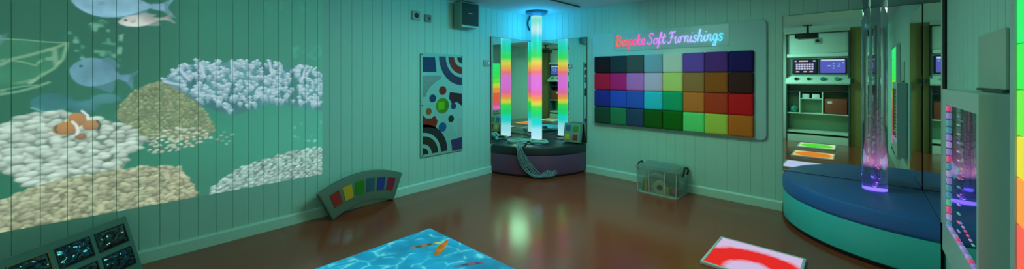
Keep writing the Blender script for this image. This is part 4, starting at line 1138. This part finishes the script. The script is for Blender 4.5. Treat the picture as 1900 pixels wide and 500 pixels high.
MB().prism([(a, b) for a, b in deskp], -hw - .02, hw + .03, M=frame_matrix((0, 0, 0), (0, 1, 0), (0, 0, 1)), bev=.004).build('control_desk', M_CON, cs)
nrm = Vector((0, .15, .15)).normalized()
for k, (xk, m_, r_) in enumerate(((-.335, M_DARK, .040), (-.125, M_DARK, .036), (.110, mat('teal_knob', lin((40, 130, 110)), .4), .050), (.330, mat('teal_knob_light', lin((60, 150, 130)), .4), .050))):
    p0 = Vector((xk, dp + .020, 1.350))
    MB().cyl(p0 - nrm * .005, p0 + nrm * .028, r_, r_ * .85).build('knob', m_, cs)
MB().box((.375, dp + .035, 1.352), (.026, .02, .05), .004).build('red_switch', mat('red_switch', lin((200, 60, 60)), .4), cs)
MB().cyl((hw + .05, dp - .03, 1.28), (hw + .05, dp - .03, 1.36), .030).build('headset_hook', M_CONE, cs)
MB().bx(-hw, hw, 0, dp - .02, 1.080, 1.105).build('worktop', mat('dark_worktop', lin((16, 60, 70)), .4), cs, smooth=False)
MB().bx(-hw, hw, 0, .012, .21, 1.080).build('back_panel', mat('console_green', (.30, .52, .32), .5), cs, smooth=False)
for xv in (-.285, .095):
    MB().bx(xv - .010, xv + .010, .012, dp - .02, .625, 1.080).build('divider', M_CON, cs, smooth=False)
MB().bx(-hw, hw, .012, dp - .02, .605, .625).build('shelf', M_CON, cs, smooth=False)
MB().bx(-.275, .085, .012, dp - .03, .925, .942).build('shelf', M_CON, cs, smooth=False)
MB().bx(-hw, hw, 0, dp - .02, .195, .240).build('shelf', M_CON, cs, smooth=False)
MB().bx(-hw, hw, 0, dp - .01, .002, .150).build('plinth', M_CON, cs, smooth=False)
cx0, cy0 = 3.292, RY + .004
def white_box(x, lb):
    o = MB().box((0, 0, .045), (.125, .12, .09), .006).build('white_box', M_WHITEP); o.location = (cx0 + x, cy0 + dp - .12, .944)
    tag(o, lb, 'box', 'small white boxes in the console')
white_box(-.185, 'small white box on the console cubby shelf, beside the dark open bay'); white_box(-.015, 'small white box on the console cubby shelf, beside the brown box')
bb = thing('brown_storage_box', 'red-brown storage box with white tag on the console shelf, seen in the mirror', 'storage box', (cx0 + .305, cy0 + dp - .17, .627))
MB().box((0, 0, .16), (.36, .26, .315), .012).build('carton', mat('red_brown_card', lin((150, 66, 42)), .6), bb)
MB().box((-.09, .131, .24), (.075, .006, .05), .002).build('white_tag', M_WHITEP, bb)
o = MB().ball((0, 0, .075), .075, 3).build('glass_ball', mat('teal_glass', lin((60, 150, 130)), .1)); o.location = (cx0 - .40, cy0 + dp - .12, .627)
tag(o, 'teal shiny ball in the narrow console bay', 'ball')

CX, CY = 3.918, -4.749
th = math.radians(42.97)
# ceiling projector, rail
pj = thing('ceiling_projector', 'dark ceiling-mounted projector on a short pole, seen in the corner mirror', 'projector', (3.22, -4.45, 0))
MB().cyl((0, 0, 2.24), (0, 0, 2.395), .02).build('pole', M_DARK, pj)
MB().lathe([(0, 2.385), (.07, 2.385), (.07, 2.398), (0, 2.398)], 24).build('ceiling_plate', M_DARK, pj)
MB().box((0, 0, 2.19), (.32, .26, .10), .015).build('case', M_DARK, pj)
MB().cyl((-.155, 0.05, 2.19), (-.19, 0.05, 2.19), .04).build('lens', M_BLACK, pj)
rail = MB().bx(-.010, .010, -.62, .42, 0, .016, bev=.003).build('ceiling_rail', M_DARK)
rail.location = (1.047, -0.68, 2.383)
tag(rail, 'thin dark rail on the ceiling near the rainbow tube', 'rail')

# ------------------------------------------------------------------ lights
def area(name, loc, target, size, power, col, spread=180, sy=None):
    l = bpy.data.lights.new(name, 'AREA'); l.energy = power; l.color = col; l.size = size
    if sy:
        l.shape = 'RECTANGLE'; l.size_y = sy
    l.spread = math.radians(spread)
    o = bpy.data.objects.new(name, l); COL.objects.link(o); o.location = loc
    d = Vector(target) - Vector(loc)
    o.rotation_euler = d.to_track_quat('-Z', 'Y').to_euler()
    return o
def point(name, loc, power, col, r=.05):
    l = bpy.data.lights.new(name, 'POINT'); l.energy = power; l.color = col; l.shadow_soft_size = r
    o = bpy.data.objects.new(name, l); COL.objects.link(o); o.location = loc
    return o
area('ceiling_light', (2.2, -2.0, 2.37), (2.2, -2.0, 0), .8, 32, (.46, 1.0, .62))  # added overhead fill without a fixture, raises the general level
area('wall_wash_light', (2.5, -1.0, 2.34), (0.0, -1.6, 1.3), .5, 17, (.0, .78, 1.0), 140)  # added fill without a fixture, tints the left wall cyan
area('console_light', (1.55, -4.35, 2.34), (3.4, -5.4, 1.0), .7, 26, (.40, 1.0, .80), 90)  # added fill aimed at the console to brighten its mirror view
point('tube_head_light', (tx, ty, 2.17), 48, (.0, .46, 1.0), .115)  # added point light, strengthens the tube's glow on ceiling and corner
sl = bpy.data.lights.new('bubble_base_light', 'SPOT'); sl.energy = 16; sl.color = (1.0, .30, .80); sl.spot_size = math.radians(50); sl.spot_blend = .5; sl.shadow_soft_size = 0
so = bpy.data.objects.new('bubble_base_light', sl); COL.objects.link(so); so.location = (btx, bty, .452); so.rotation_euler = (PI, 0, 0)

w = bpy.data.worlds.new('dim'); scene.world = w; w.use_nodes = True
w.node_tree.nodes['Background'].inputs[0].default_value = (0.01, 0.02, 0.015, 1)

# ------------------------------------------------------------------ camera
cd = bpy.data.cameras.new('camera'); co_ = bpy.data.objects.new('camera', cd); COL.objects.link(co_)
co_.location = (CX, CY, 1.4); co_.rotation_euler = (PI / 2, 0, th)
cd.sensor_width = 36; cd.lens = 687 / 1900 * 36; cd.shift_y = -107 / 1900
cd.clip_start = 0.02
scene.camera = co_
vs_ = scene.view_settings
vs_.view_transform = 'Standard'; vs_.look = 'None'; vs_.gamma = 1; vs_.exposure = 0; vs_.use_curve_mapping = False
cy = scene.cycles
cy.use_denoising = True
cy.max_bounces = 14; cy.glossy_bounces = 10; cy.transparent_max_bounces = 24; cy.transmission_bounces = 8; cy.diffuse_bounces = 4
cy.caustics_reflective = False; cy.caustics_refractive = False
cy.sample_clamp_indirect = 4.0
